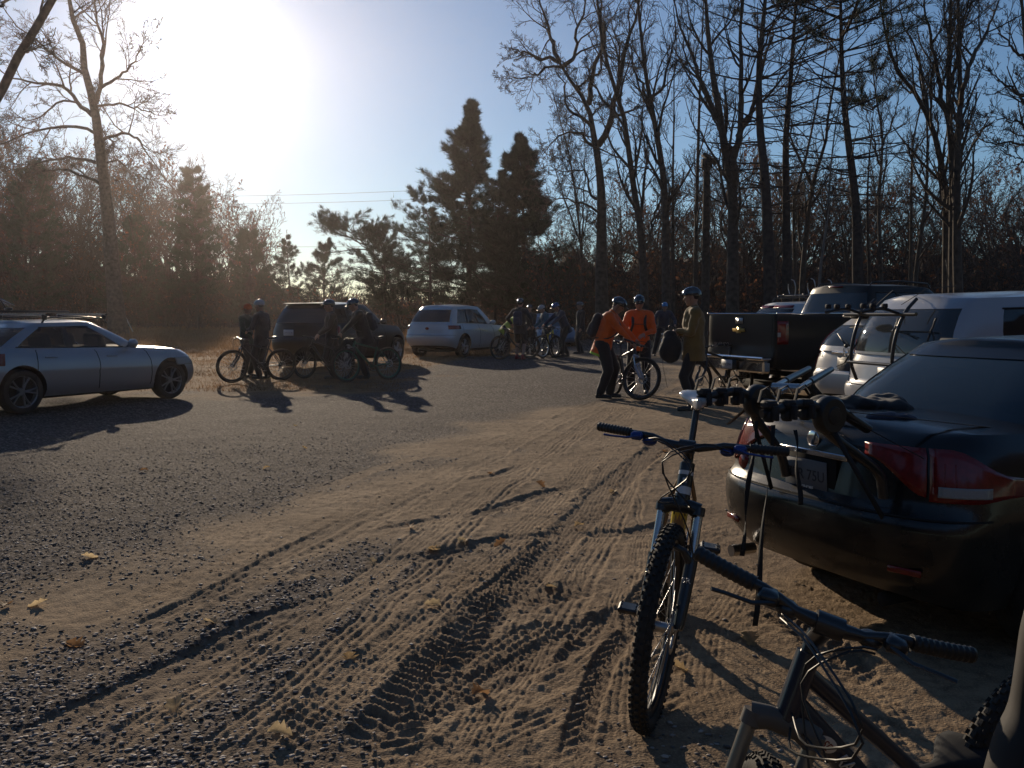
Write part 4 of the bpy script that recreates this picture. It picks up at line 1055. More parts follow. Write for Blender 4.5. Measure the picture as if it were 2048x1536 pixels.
    # wheels
    for x in sp['axles']:
        for s in (1, -1): wheel(root, x, s * (W - sp.get('tw', .21) / 2 - .012), r, sp.get('tw', .21), s, sp['rim'], sp.get('spokes', 5), double=sp.get('dbl', False), rimr=sp.get('rimr', .66))
    # lamps, seams, plates
    def put(nm, m_, P_, both=True, th=0.006):
        for mir in ((1, -1) if both else (1,)):
            q = MB(); q.grid(P_ * [1, mir, 1], flip=mir < 0); o = q.build(nm, m_, root); smooth_ang(o, 60)
            if th: so = o.modifiers.new('s', 'SOLIDIFY'); so.thickness = th; so.offset = 0.0; bake(o)
    for (nm, m_, t0, t1, zf, off) in sp.get('lamps', []):
        put(nm, m_, c.patch(c.bodyz, np.linspace(t0, t1, 9), zf, off), th=.012)
    for (nm, m_, t0, t1, zf, off) in sp.get('cablamps', []):
        put(nm, m_, c.patch(c.cab, np.linspace(t0, t1, 6), zf, off), th=.012)
    if detail:
        for (t, z0, z1) in sp.get('seams', []):
            P_ = c.patch(c.bodyz, [t - .0012, t + .0012], np.linspace(z0, z1, 18), .0035)
            for mir in (1, -1): sm = MB(); sm.grid(P_ * [1, mir, 1], flip=mir < 0); sm.build('panel_gap', M_dark, root)
        for (t0, t1, z) in sp.get('hseams', []):
            P_ = c.patch(c.bodyz, np.linspace(t0, t1, 24), [z - .004, z + .004], .0035)
            for mir in (1, -1): sm = MB(); sm.grid(P_ * [1, mir, 1], flip=mir < 0); sm.build('panel_gap', M_dark, root)
        for t, z in sp.get('handles', []):
            p = c.bodyz(t, z)
            for mir in (1, -1):
                h = MB(); h.capsule((p[0] - .10, (p[1] + .016) * mir, z + .006), (p[0] + .09, (p[1] + .014) * mir, z), .014, .014, 8); h.box((p[0], (p[1] + .004) * mir, z), (.13, .02, .03)); h.build('door_handle', sp.get('hmat', pm), root, smooth=50)
        mt_ = sp.get('mirror')
        if mt_:
            p = c.cab(mt_[0], .06)
            for mir in (1, -1):
                h = MB(); h.box((p[0], (p[1] + .16) * mir, p[2] + .07), (.13, .20, .15), bev=.05); h.tube([(p[0] + .02, p[1] * mir, p[2] + .02), (p[0], (p[1] + .12) * mir, p[2] + .05)], .022, 6)
                h.build('wing_mirror', sp.get('mmat', pm), root, smooth=60)
    # seats inside
    for (sx, sy) in sp.get('seats', []):
        st = MB(); z = c.zs(sx)
        st.box((sx, sy, z + .05), (.14, .46, .40), rot=Matrix.Rotation(-.22, 3, 'Y'), bev=.05)
        st.box((sx - .07, sy, z + .34), (.09, .26, .17), rot=Matrix.Rotation(-.2, 3, 'Y'), bev=.04); st.tube([(sx - .03, sy - .05, z + .2), (sx - .06, sy - .05, z + .3)], .008, 5); st.tube([(sx - .03, sy + .05, z + .2), (sx - .06, sy + .05, z + .3)], .008, 5)
        st.build('seat', M_seat, root, smooth=40)
    ub = MB(); ub.box((0, 0, .24), (sp['axles'][1] - sp['axles'][0] + .9, W * 1.3, .12)); ub.tube([(sp['axles'][0], -W + .15, r), (sp['axles'][0], W - .15, r)], .045, 8); ub.tube([(sp['axles'][0] + .6, -.35, .22), (-sp['axles'][1] - .7, -.4, .22)], .035, 8)
    ub.build('underbody', M_dark, root)
    root['_c'] = 0
    return root, c
def plate(root, x, y, z, txt, tilt=0.0, sz=.055, m=None, w_=.305, h_=.152, sub=None):
    """number plate on the rear face"""
    p = MB(); p.box((0, 0, 0), (.006, w_, h_), bev=.003); o = p.build('number_plate', m or M_plate, root, loc=(x, y, z), rot=(0, tilt, 0))
    text_obj('plate_text', txt, sz * 1.25, o, M_ink, (-.0045, 0, -sz * .42), (R(90), 0, R(-90)), depth=.0006)
    if sub: text_obj('plate_text', sub, .024, o, M_white, (-.0065, 0, -h_ * .5 + .005), (R(90), 0, R(-90)), depth=.001, offset=.0006)
    return o

# --- shapes
def sedan_spec(**k):
    s = dict(width_m=1.75, shoulder=[(-2.3, .98), (-1.9, 1.02), (-.9, .99), (.6, .95), (1.2, .92), (2.0, .76), (2.35, .62)], sill=[(-2.4, .34), (-1.9, .24), (1.7, .22), (2.3, .26)],
             rear=[(0, 2.12), (.12, 2.22), (.3, 2.26), (.48, 2.26), (.53, 2.235), (.56, 2.20), (.8, 2.17), (.95, 2.14), (1, 2.09)],
             front=[(0, 2.16), (.15, 2.24), (.4, 2.26), (.7, 2.20), (.9, 2.05), (1, 1.98)], width=[(0, .80), (.12, .85), (.3, .87), (.55, .875), (.75, .855), (.9, .82), (1, .76)],
             dr=.42, df=.75, nr=3.0, nf=2.4, crown=.045, wr=.325, axles=(-1.33, 1.36), rim=M_alu, glass=M_glass,
             cab=dict(xr=(1.72, .92), xf=(1.22, .35), w=(.76, .58), z=1.385, arch=[(-1.2, -.02), (-.2, .0), (.6, -.03)], dr=.30, df=.35, side=[(.27, .455), (.485, .70)], vwin=(.09, .84), rear_t=.19, front_t=.82, crown=.045),
             seams=[(.345, .52, .96), (.505, .30, .93), (.655, .30, .90)], hseams=[(0, .235, .66)], handles=[(.38, .84), (.545, .82)], mirror=(.73,), seats=[(-.75, .36), (-.75, -.36), (.25, .38), (.25, -.38)])
    s.update(k); return s
def suv_spec(L=4.45, W=1.85, H=1.64, belt=1.02, **k):
    h = L / 2
    s = dict(width_m=W, shoulder=[(-h, belt + .02), (-h * .5, belt + .01), (h * .4, belt - .03), (h * .62, belt - .06), (h * .88, belt - .17), (h, belt - .3)], sill=[(-h, .42), (-h * .75, .27), (h * .75, .27), (h, .34)],
             rear=[(0, h - .12), (.12, h - .04), (.3, h), (.45, h - .01), (.52, h - .05), (.8, h - .08), (1, h - .11)], front=[(0, h - .16), (.2, h - .03), (.5, h), (.8, h - .08), (1, h - .22)],
             width=[(0, W / 2 - .09), (.12, W / 2 - .03), (.3, W / 2 - .005), (.6, W / 2), (.8, W / 2 - .02), (1, W / 2 - .08)], dr=.36, df=.7, nr=3.4, nf=2.6, crown=.03, wr=.35, axles=(-h * .60, h * .60), rim=M_alu, glass=M_glass,
             cab=dict(xr=(h - .12, h - .46), xf=(h * .42, h * .06), w=(W / 2 - .10, W / 2 - .27), z=H - .05, arch=[(-h, -.06), (-h * .3, .0), (h * .2, -.05)], dr=.26, df=.35, side=[(.275, .40), (.42, .54), (.56, .69)], vwin=(.10, .82), rear_t=.185, front_t=.82, crown=.05, bulge=.03, rb=.09),
             seams=[(.31, .45, belt), (.475, .32, belt), (.62, .32, belt - .03)], hseams=[(0, .235, .72)], handles=[(.345, .88), (.505, .86)], mirror=(.715,), seats=[(-h * .2, .38), (-h * .2, -.38), (h * .16, .4), (h * .16, -.4)])
    cab = k.pop('cabx', None); s.update(k)
    if cab: s['cab'].update(cab)
    return s
def rails(root, x0, x1, y, z, m=M_blackm, bars=(), over=0.0):
    for s in (1, -1):
        q = MB(); q.tube([(x0, s * y, z - .05), (x0 + .06, s * y, z + .03), ((x0 + x1) / 2, s * y, z + .055), (x1 - .06, s * y, z + .02), (x1, s * y, z - .06)], .016, 7); q.build('roof_rail', m, root, smooth=60)
    for b in bars:
        q = MB(); q.tube([(b, -y - over, z + .085), (b, y + over, z + .085)], .02, 8, flat=(1.6, .7))
        for s in (1, -1): q.box((b, s * y, z + .045), (.09, .05, .09), bev=.015)
        q.build('roof_bar', m, root, smooth=50)

H_ = R(90 - 68)      # heading of the right-hand row (68 degrees right of the view)
def at_corner(cx, cy, az, L, W, side=1):
    """centre of a car whose rear-left corner stands at (cx, cy), heading az degrees right of +Y"""
    h = Vector((math.sin(R(az)), math.cos(R(az)), 0)); l = Vector((-math.cos(R(az)), math.sin(R(az)), 0))
    c = Vector((cx, cy, 0)) + h * L / 2 - l * side * W / 2
    return (c.x, c.y, base_z(c.x, c.y) + .005), R(90 - az)

# 1. black sedan close on the right
P_blk = mat('black_paint', (0.005, 0.005, 0.006), .25, coat=.35, spec=.38, dirt=((.15, .12, .085), .8, .35))
civ = sedan_spec(cab=dict(xr=(1.42, .90), xf=(1.22, .35), w=(.76, .58), z=1.385, arch=[(-1.2, -.02), (-.2, .0), (.6, -.03)], dr=.30, df=.35, side=[(.27, .455), (.485, .70)], vwin=(.06, .86), rear_t=.20, front_t=.82, crown=.045), seats=[(-.62, .36), (-.62, -.36), (.35, .38), (.35, -.38)], lamps=[
    ('tail_lamp', M_red, .130, .262, lambda t: (.735 + .02 * smoothstep(.2, .262, t), .955 - .13 * smoothstep(.16, .275, t)), .006),
    ('reverse_lamp', M_clear, .142, .222, lambda t: (.755, .800), .016),
    ('tail_lamp', M_red, .046, .126, lambda t: (.90 - .15 * smoothstep(.046, .126, t), .955), .006)],
    rglass=mat('rear_glass', (0.03, 0.045, 0.055), 0.05, alpha=0.78, spec=0.9, bump=0.04, bscale=9), glass=mat('dark_glass', (0.05, 0.06, 0.065), 0.03, alpha=.8, spec=.8), spokes=5)
loc, rz = (3.25, 5.11, .004), R(90 - 65.5)
CIV, cc = build_car('parked_car', 'black dusty sedan at the right edge with a black bike rack strapped on its boot', 'car', loc, rz, civ, P_blk); CIV.scale = (.92, .92, .97)
def on_rear(c, z, y=0.0):
    """x of the rear face at height z and half width y"""
    best = None
    for t in np.linspace(0, .25, 60):
        p = c.bodyz(t, z)
        if best is None or abs(p[1] - abs(y)) < best[0]: best = (abs(p[1] - abs(y)), p[0])
    return best[1]
xr = on_rear(cc, .78)
q = MB(); q.box((0, 0, 0), (.012, .56, .028), bev=.004); q.build('trim_strip', M_chrome, CIV, loc=(xr - .012, 0, .872), smooth=40)
q = MB(); q.box((0, 0, 0), (.010, .40, .20), bev=.01); q.build('plate_recess', M_dark, CIV, loc=(xr - .004, 0, .765))
for s in (1, -1):      # light guides inside the lamps
    for k in range(5):
        ta = .138 + .017 * k; P_ = [c_ for c_ in (cc.bodyz(ta, z_) for z_ in np.linspace(.80, .90, 6))]; q = MB(); q.tube([(p_[0] - .016, p_[1] * s, p_[2]) for p_ in P_], .0035, 5); q.build('lamp_rib', M_red, CIV)
plate(CIV, xr - .018, 0, .76, 'Z2R 75U', tilt=R(-4), sz=.060, m=mat('plate_grey', (0.13, 0.145, 0.17), .6), sub='BAYSHORE')
q = MB(); q.ell((0, 0, 0), (.006, .045, .045), 16, 8); q.build('badge', M_chrome, CIV, loc=(on_rear(cc, .93) - .008, 0, .93))
q = MB(); q.lathe([(.0001, 0), (.04, .001), (.045, .008)], 20, 'x'); q.build('sticker', M_red, CIV, loc=(on_rear(cc, .74, .56) - .012, .56, .74))
for s in (1, -1):
    q = MB(); q.box((0, 0, 0), (.012, .16, .03), bev=.004); q.build('bumper_reflector', M_red, CIV, loc=(on_rear(cc, .42, .62) - .004, s * .62, .42), rot=(0, 0, s * -.28))
q = MB(); q.tube([(0, 0, 0), (.16, 0, .0)], .032, 12); q.build('exhaust_pipe', M_steel, CIV, loc=(-2.26, .52, .26), smooth=50)

# 2. black pickup
P_blk2 = mat('black_truck_paint', (0.005, 0.005, 0.006), .42, coat=.12, spec=.35, dirt=((.12, .095, .07), .8, .25))
pk = suv_spec(5.85, 2.03, 2.0, 1.47, shoulder=[(-2.95, 1.47), (-1.0, 1.47), (-.9, 1.38), (1.2, 1.35), (1.5, 1.32), (2.6, 1.22), (2.95, 1.05)], sill=[(-3, .62), (-2.6, .55), (2.6, .50), (3, .5)], nr=7, dr=.12, crown=.0, wr=.41, tw=.26, axles=(-1.75, 1.95), arch_r=1.2,
     rear=[(0, 2.88), (.28, 2.90), (.3, 2.87), (1, 2.87)], width=[(0, .94), (.12, .99), (.3, 1.0), (.6, 1.01), (.8, 1.005), (.97, .99), (1, .975)], glass=M_glassd, bedcut=(-2.80, -1.05, .86, .95), spokes=6,
     cabx=dict(xr=(.98, .78), xf=(1.55, .85), w=(.90, .74), z=1.97, arch=[(-1, -.01), (.2, 0), (1, -.05)], side=[(.28, .44), (.465, .70)], rb=0.0, vwin=(.10, .82), dr=.14, rear_t=.19),
     seams=[(.455, .55, 1.44), (.60, .6, 1.36), (.72, .6, 1.3)], hseams=[], handles=[(.50, 1.2), (.635, 1.18)],
     lamps=[('tail_lamp', M_red, .205, .262, lambda t: (.98, 1.36), .008), ('reverse_lamp', M_clear, .207, .245, lambda t: (1.10, 1.17), .020)], seats=[(0, .4), (0, -.4)])
loc, rz = at_corner(3.50, 16.5, 68, 5.85, 2.03)
PKU, pc = build_car('pickup_truck', 'big black crew-cab pickup with its gold-badged tailgate towards the camera', 'pickup truck', loc, rz, pk, P_blk2)
q = MB(); q.box((0, 0, 0), (.20, 1.84, .06), bev=.02); q.box((.02, 0, -.14), (.16, 1.80, .20), bev=.03); q.build('rear_bumper', M_chrome, PKU, loc=(-2.99, 0, .74), smooth=30)
q = MB(); q.box((0, 0, 0), (.03, .44, .17), bev=.01); bp_ = q.build('bumper_recess', M_black, PKU, loc=(-3.08, 0, .615))
plate(PKU, -3.105, .02, .615, 'HRV 2741', sz=.05)
q = MB(); bt = [(-.17, -.028), (-.05, -.028), (-.06, -.052), (.05, -.052), (.06, -.028), (.15, -.028), (.17, .028), (.05, .028), (.06, .052), (-.05, .052), (-.06, .028), (-.15, .028)]
v = [(-.012, y, z) for y, z in bt] + [(.01, y, z) for y, z in bt]; n_ = len(bt)
q.add(v, [tuple(range(n_))] + [tuple(range(n_, 2 * n_))[::-1]] + [(i, i + n_, (i + 1) % n_ + n_, (i + 1) % n_) for i in range(n_)]); q.build('badge', mat('gold_badge', (0.62, 0.42, 0.12), .3, metal=.7), PKU, loc=(-2.888, .0, 1.20))
q = MB(); q.box((0, 0, 0), (.02, .20, .10), bev=.01); q.box((-.012, 0, 0), (.01, .12, .05)); q.build('tailgate_handle', M_steel, PKU, loc=(-2.88, 0, 1.36))
text_obj('lettering', 'SILVERADO', .085, PKU, M_steel, (-2.885, .50, .92), (R(90), 0, R(-90)), depth=.003)
for s in (1, -1):
    q = MB(); q.tube([(-2.86, s * .985, 1.485), (-1.05, s * .985, 1.485)], .014, 6); q.build('bed_rail', M_chrome, PKU)
for s in (1, -1): q = MB(); q.tube([(-2.885, s * .90, .86), (-2.885, s * .90, 1.46)], .006, 4); q.build('panel_gap', M_dark, PKU)
rails(PKU, -.65, .75, .66, 2.0)
q = MB(); q.box((0, 0, 0), (.03, .36, .03), bev=.01); q.build('brake_lamp', M_red, PKU, loc=(-.80, 0, 1.965))

# 3. small white hatchback
P_wht = paint('white_paint', (0.62, 0.61, 0.60), dirt=.25, dz=.8, rough=.3)
ft = suv_spec(4.1, 1.695, 1.52, .98, glass=M_glassd, rglass=mat('hatch_glass', (.05, .06, .065), .05, alpha=.75, spec=.9), wr=.30, tw=.18,
     lamps=[('tail_lamp', M_red, .165, .262, lambda t: (.74, .985), .01)], cablamps=[('tail_lamp', M_red, .195, .262, lambda t: (.02, .62), .012)],
     cabx=dict(xr=(1.98, 1.52), xf=(1.15, .35), w=(.76, .60), z=1.47, rear_t=.17, rearv=(.16, .80), side=[(.285, .40), (.42, .54), (.56, .70)], rb=.10))
loc, rz = at_corner(4.16, 12.9, 68, 4.1, 1.695)
FIT, fc = build_car('parked_car', 'small white hatchback between the black pickup and the white van with the rack', 'car', loc, rz, ft, P_wht)
xr = on_rear(fc, .8)
q = MB(); q.box((0, 0, 0), (.03, .62, .05), bev=.012); q.build('trim_strip', M_chrome, FIT, loc=(xr - .01, 0, .955), smooth=40)
q = MB(); q.box((0, 0, 0), (.012, .40, .22), bev=.02); q.build('plate_recess', mat('grey_plastic', (.12, .12, .125), .5), FIT, loc=(xr - .004, 0, .80))
plate(FIT, xr - .016, 0, .79, 'D48-KLM', sz=.045, m=M_ink)
text_obj('lettering', 'FIT', .07, FIT, M_steel, (xr - .006, .52, .89), (R(90), 0, R(-90)), depth=.003)
q = MB()
for y in (-.034, .034): q.tube([(0, y * 1.25, .045), (0, y * .85, 0), (0, y * 1.0, -.045)], .010, 6)
q.tube([(0, -.03, 0), (0, .03, 0)], .009, 6); q.tube([(0, -.06, .055), (0, -.045, -.055), (0, .045, -.055), (0, .06, .055), (0, -.06, .055)], .007, 6)
q.build('badge', M_chrome, FIT, loc=(xr - .03, 0, .965), smooth=60)
q = MB(); q.tube([(0, 0, 0), (.10, .28, .16)], [.016, .008], 6); q.ell((0, 0, 0), (.03, .03, .03), 8, 6); q.build('wiper', M_black, FIT, loc=(xr - .04, .0, 1.06))
q = MB(); q.box((0, 0, 0), (.22, 1.0, .035), bev=.015); q.build('roof_spoiler', P_wht, FIT, loc=(-1.55, 0, 1.475), rot=(0, R(-8), 0), smooth=40)

# 4. white van-like wagon, with a rack on its back
P_sil = paint('pearl_paint', (0.36, 0.38, 0.43), dirt=.2, dz=.8, rough=.3)
vn = suv_spec(4.7, 1.86, 1.74, 1.06, glass=M_glassd, rglass=mat('back_glass', (.05, .055, .06), .04, alpha=.8, spec=.8),
     lamps=[('tail_lamp', M_red, .20, .262, lambda t: (.76, 1.05), .01)], cablamps=[('tail_lamp', M_red, .205, .262, lambda t: (.0, .26), .012)],
     cabx=dict(xr=(2.26, 1.98), xf=(1.2, .4), w=(.84, .69), z=1.70, rear_t=.19, rearv=(.05, .84), side=[(.33, .42), (.44, .55), (.57, .70)], rb=.08, crown=.06))
loc, rz = at_corner(3.72, 10.5, 75, 4.7, 1.86)
VAN, vc = build_car('parked_car', 'pearl white wagon with a black strap-on bike rack over its rear window', 'car', loc, rz, vn, P_sil)
plate(VAN, on_rear(vc, .85) - .012, 0, .85, 'G19-TNP', sz=.05)
q = MB(); q.tube([(0, 0, 0), (-.06, 0, .10), (-.10, 0, .30)], [.008, .004, .002], 5); q.build('aerial', M_black, VAN, loc=(-1.5, 0, 1.79))

# 5. silver sedan on the left, seen from its right side, nose to the right
P_bmw = paint('silver_paint', (0.30, 0.31, 0.34), dirt=.15, dz=.6, rough=.3, metal=.5)
bm_ = sedan_spec(rim=mat('dull_alloy', (.22, .22, .23), .45, metal=.8), width_m=1.81, wr=.335, dbl=True, spokes=5, rimr=.72, axles=(-1.42, 1.42), glass=M_glass,
     shoulder=[(-2.35, .99), (-1.9, 1.01), (-.9, .97), (.6, .94), (1.0, .93), (1.6, .89), (2.05, .82), (2.33, .72)],
     rear=[(0, 2.2), (.12, 2.28), (.3, 2.31), (.5, 2.31), (.56, 2.26), (.8, 2.23), (.95, 2.20), (1, 2.14)], front=[(0, 2.10), (.15, 2.17), (.4, 2.20), (.7, 2.17), (.92, 2.08), (1, 1.98)], nf=3.2, df=.55, nr=3.4,
     width=[(0, .83), (.12, .88), (.3, .90), (.55, .905), (.75, .885), (.9, .85), (1, .79)],
     cab=dict(xr=(1.82, 1.14), xf=(1.04, .16), w=(.78, .60), z=1.385, arch=[(-1.2, -.02), (-.2, .0), (.6, -.03)], dr=.30, df=.35, side=[(.265, .46), (.49, .71)], vwin=(.09, .84), rear_t=.19, front_t=.82, crown=.045),
     lamps=[('tail_lamp', M_red, .19, .268, lambda t: (.74, .92), .008), ('headlight', M_clear, .735, .81, lambda t: (.60, .74), .008)])
p1 = G(338, 797); az = 27.0; hd = Vector((math.sin(R(az)), math.cos(R(az)), 0)); lft = Vector((-hd.y, hd.x, 0))
ctr = p1 - hd * 1.42 + lft * .80
BMW, bc = build_car('parked_car', 'silver sedan at the left edge in side view with bars on its roof', 'car', (ctr.x, ctr.y, .004), R(90 - az), bm_, P_bmw)
rails(BMW, -.85, .35, .56, 1.42, bars=(-.80, .30), over=.06)

# 6. silver-white crossover in the middle
P_kia = paint('silver_white_paint', (0.46, 0.48, 0.52), dirt=.3, dz=.6, rough=.3, metal=.2)
ki = suv_spec(4.44, 1.855, 1.71, 1.05, glass=M_glassd, wr=.355, tw=.225, spokes=5, lamps=[('tail_lamp', M_red, .13, .285, lambda t: (.90 + .03 * t, 1.025), .01), ('headlight', M_clear, .77, .86, lambda t: (.72, .84), .01)],
     cabx=dict(xr=(2.12, 1.65), xf=(1.05, .25), w=(.80, .62), rear_t=.19, side=[(.30, .42), (.44, .56), (.58, .70)], rb=.08, rearv=(.16, .84)))
loc, rz = at_corner(-3.55, 29.0, 27, 4.44, 1.855)
KIA, kc = build_car('parked_car', 'silver-white crossover parked in the middle with dark pines behind it', 'car', loc, rz, ki, P_kia)
xr = on_rear(kc, .8)
plate(KIA, xr - .012, .25, .60, 'BFX 3062', sz=.05)
q = MB(); q.ell((0, 0, 0), (.008, .07, .045), 16, 8); q.build('badge', M_red, KIA, loc=(xr - .006, 0, .93))
q = MB(); q.box((0, 0, 0), (.09, .03, .05), bev=.01); q.build('roof_fin', M_black, KIA, loc=(-1.35, 0, 1.73))

# 7. dark SUV behind the left-hand riders
P_drk = mat('dark_paint', (0.008, 0.008, 0.010), .32, coat=.3, spec=.4)
dk_ = suv_spec(4.35, 1.95, 1.72, 1.12, glass=M_glass, rglass=M_glassd, wr=.37, tw=.24, lamps=[('tail_lamp', M_red, .19, .27, lambda t: (.85, 1.10), .01)], cabx=dict(rb=.06, xr=(2.08, 1.80)))
loc, rz = at_corner(-6.35, 23.2, 22, 4.35, 1.95)
DSUV, dc = build_car('parked_car', 'large dark van-like car behind the riders on the left, its roof edge shining', 'car', loc, rz, dk_, P_drk)
plate(DSUV, on_rear(dc, .9) - .012, .3, .92, 'LPA 5518', sz=.05)
q = MB(); q.box((0, 0, 0), (.24, 1.3, .04), bev=.015); q.build('roof_spoiler', P_drk, DSUV, loc=(-1.74, 0, 1.655), rot=(0, R(-3), 0), smooth=40)

# 8. white and red car over the pickup's bed, with a roof carrier
P_w2 = paint('white_paint_far', (0.60, 0.60, 0.60), dirt=.2)
w2 = suv_spec(4.4, 1.8, 1.62, 1.0, glass=M_glassd, lamps=[('tail_lamp', M_red, .18, .27, lambda t: (.80, 1.0), .01)], cablamps=[('tail_lamp', M_red, .0, .16, lambda t: (.84, .94), .012)])
loc, rz = at_corner(5.35, 21.5, 68, 4.4, 1.8)
WH2, _ = build_car('parked_car', 'white car whose roof shows over the bed of the black pickup', 'car', (loc[0], loc[1], loc[2] + .10), rz, w2, P_w2)
rails(WH2, -1.4, .3, .6, 1.66, bars=(-1.2, .1), over=.05)

# 9. blue car beyond the group in the middle, and a pale one by it
P_blu = paint('blue_paint', (0.10, 0.17, 0.28), dirt=.1, rough=.3)
b2 = suv_spec(4.4, 1.78, 1.60, 1.0, glass=mat('sky_glass', (.12, .16, .2), .05, alpha=.9, spec=.9))
c9 = P(1100, 640, 41)
build_car('parked_car', 'blue car farthest off, behind the riders in the middle', 'car', (c9.x, c9.y, 0), R(-90 + 8), b2, P_blu, detail=False)
# ================================================================ BICYCLES
def rot_axis(pts, o, ax, a):
    M = Matrix.Translation(o) @ Matrix.Rotation(a, 4, ax) @ Matrix.Translation(-Vector(o)); return M
def bike_wheel(r, hi, tw=0.055, fat=1.0):
    """tyre, rim, spokes, disc builders round the origin, axle along y"""
    ty = MB(); w2 = tw / 2 * fat
    prof = [(r - w2 * 2 + w2 * math.cos(a) + w2, w2 * math.sin(a) * 1.0) for a in np.linspace(-2.4, 2.4, 12)]
    ty.lathe(prof, 72 if hi else 32, 'y', closed=True)
    if hi:
        g = random.Random(3); n = 66
        for k in range(n):
            a = 2 * math.pi * k / n; ca, sa = math.cos(a), math.sin(a)
            rows = ((0.0, .0105, .009), (-.55, .008, .008), (.55, .008, .008), (-1.02, .008, .007), (1.02, .008, .007))
            for q, (u, lx, lz) in enumerate(rows):
                if q == 0 and k % 2: pass
                off = 0 if q in (1, 2) else math.pi / n
                aa = a + off; ca, sa = math.cos(aa), math.sin(aa); th = u * 1.05
                rr = r - w2 + (w2 + .002) * math.cos(th); yy = w2 * 1.04 * math.sin(th)
                er = Vector((ca * math.cos(th), math.sin(th), sa * math.cos(th))); et = Vector((-sa, 0, ca)); ey = et.cross(er)
                M = Matrix((et, ey, er)).transposed(); 
                s_ = (lx * 1.5, .012 if q == 0 else .009, .011)
                ty.box((rr * ca, yy, rr * sa), s_, rot=M)
    rm = MB(); ri = r - w2 * 2 * .86
    rm.lathe([(ri, .013), (ri - .022, .010), (ri - .028, 0), (ri - .022, -.010), (ri, -.013)], 48 if hi else 28, 'y', closed=True)
    sp = MB(); n = 32 if hi else 20
    hub = MB().tube([(0, -.045, 0), (0, -.03, 0), (0, .03, 0), (0, .045, 0)], [.026, .018, .018, .026], 12)
    for k in range(n):
        s = 1 if k % 2 else -1; a = 2 * math.pi * k / n; b = a + (1 if (k // 2) % 2 else -1) * 1.0
        sp.tube([(.024 * math.cos(b), s * .035, .024 * math.sin(b)), ((ri - .02) * math.cos(a), 0, (ri - .02) * math.sin(a))], .0016 if hi else .0024, 4, caps=False)
    sp.tube([(0, -.06, 0), (0, .06, 0)], .008, 8)
    sp.V += hub.V
    for q in hub.Fa: sp.Fa.append([i + sp.n for i in q]); sp.M.append(0)
    sp.n += hub.n
    di = MB(); di.lathe([(.085, .046), (.068, .046), (.068, .048), (.085, .048)], 28, 'y', closed=True)
    for k in range(5): a = k * 1.2566; di.tube([(.02 * math.cos(a), .047, .02 * math.sin(a)), (.07 * math.cos(a + .5), .047, .07 * math.sin(a + .5))], .004, 4)
    return ty, rm, sp, di
def add_mb(dst, src, M):
    A = np.array(M)[:3, :3]; t = np.array(M)[:3, 3]
    o = MB(); o.V = [v @ A.T + t for v in src.V]; o.Fa, o.M, o.n = src.Fa, src.M, src.n; return o
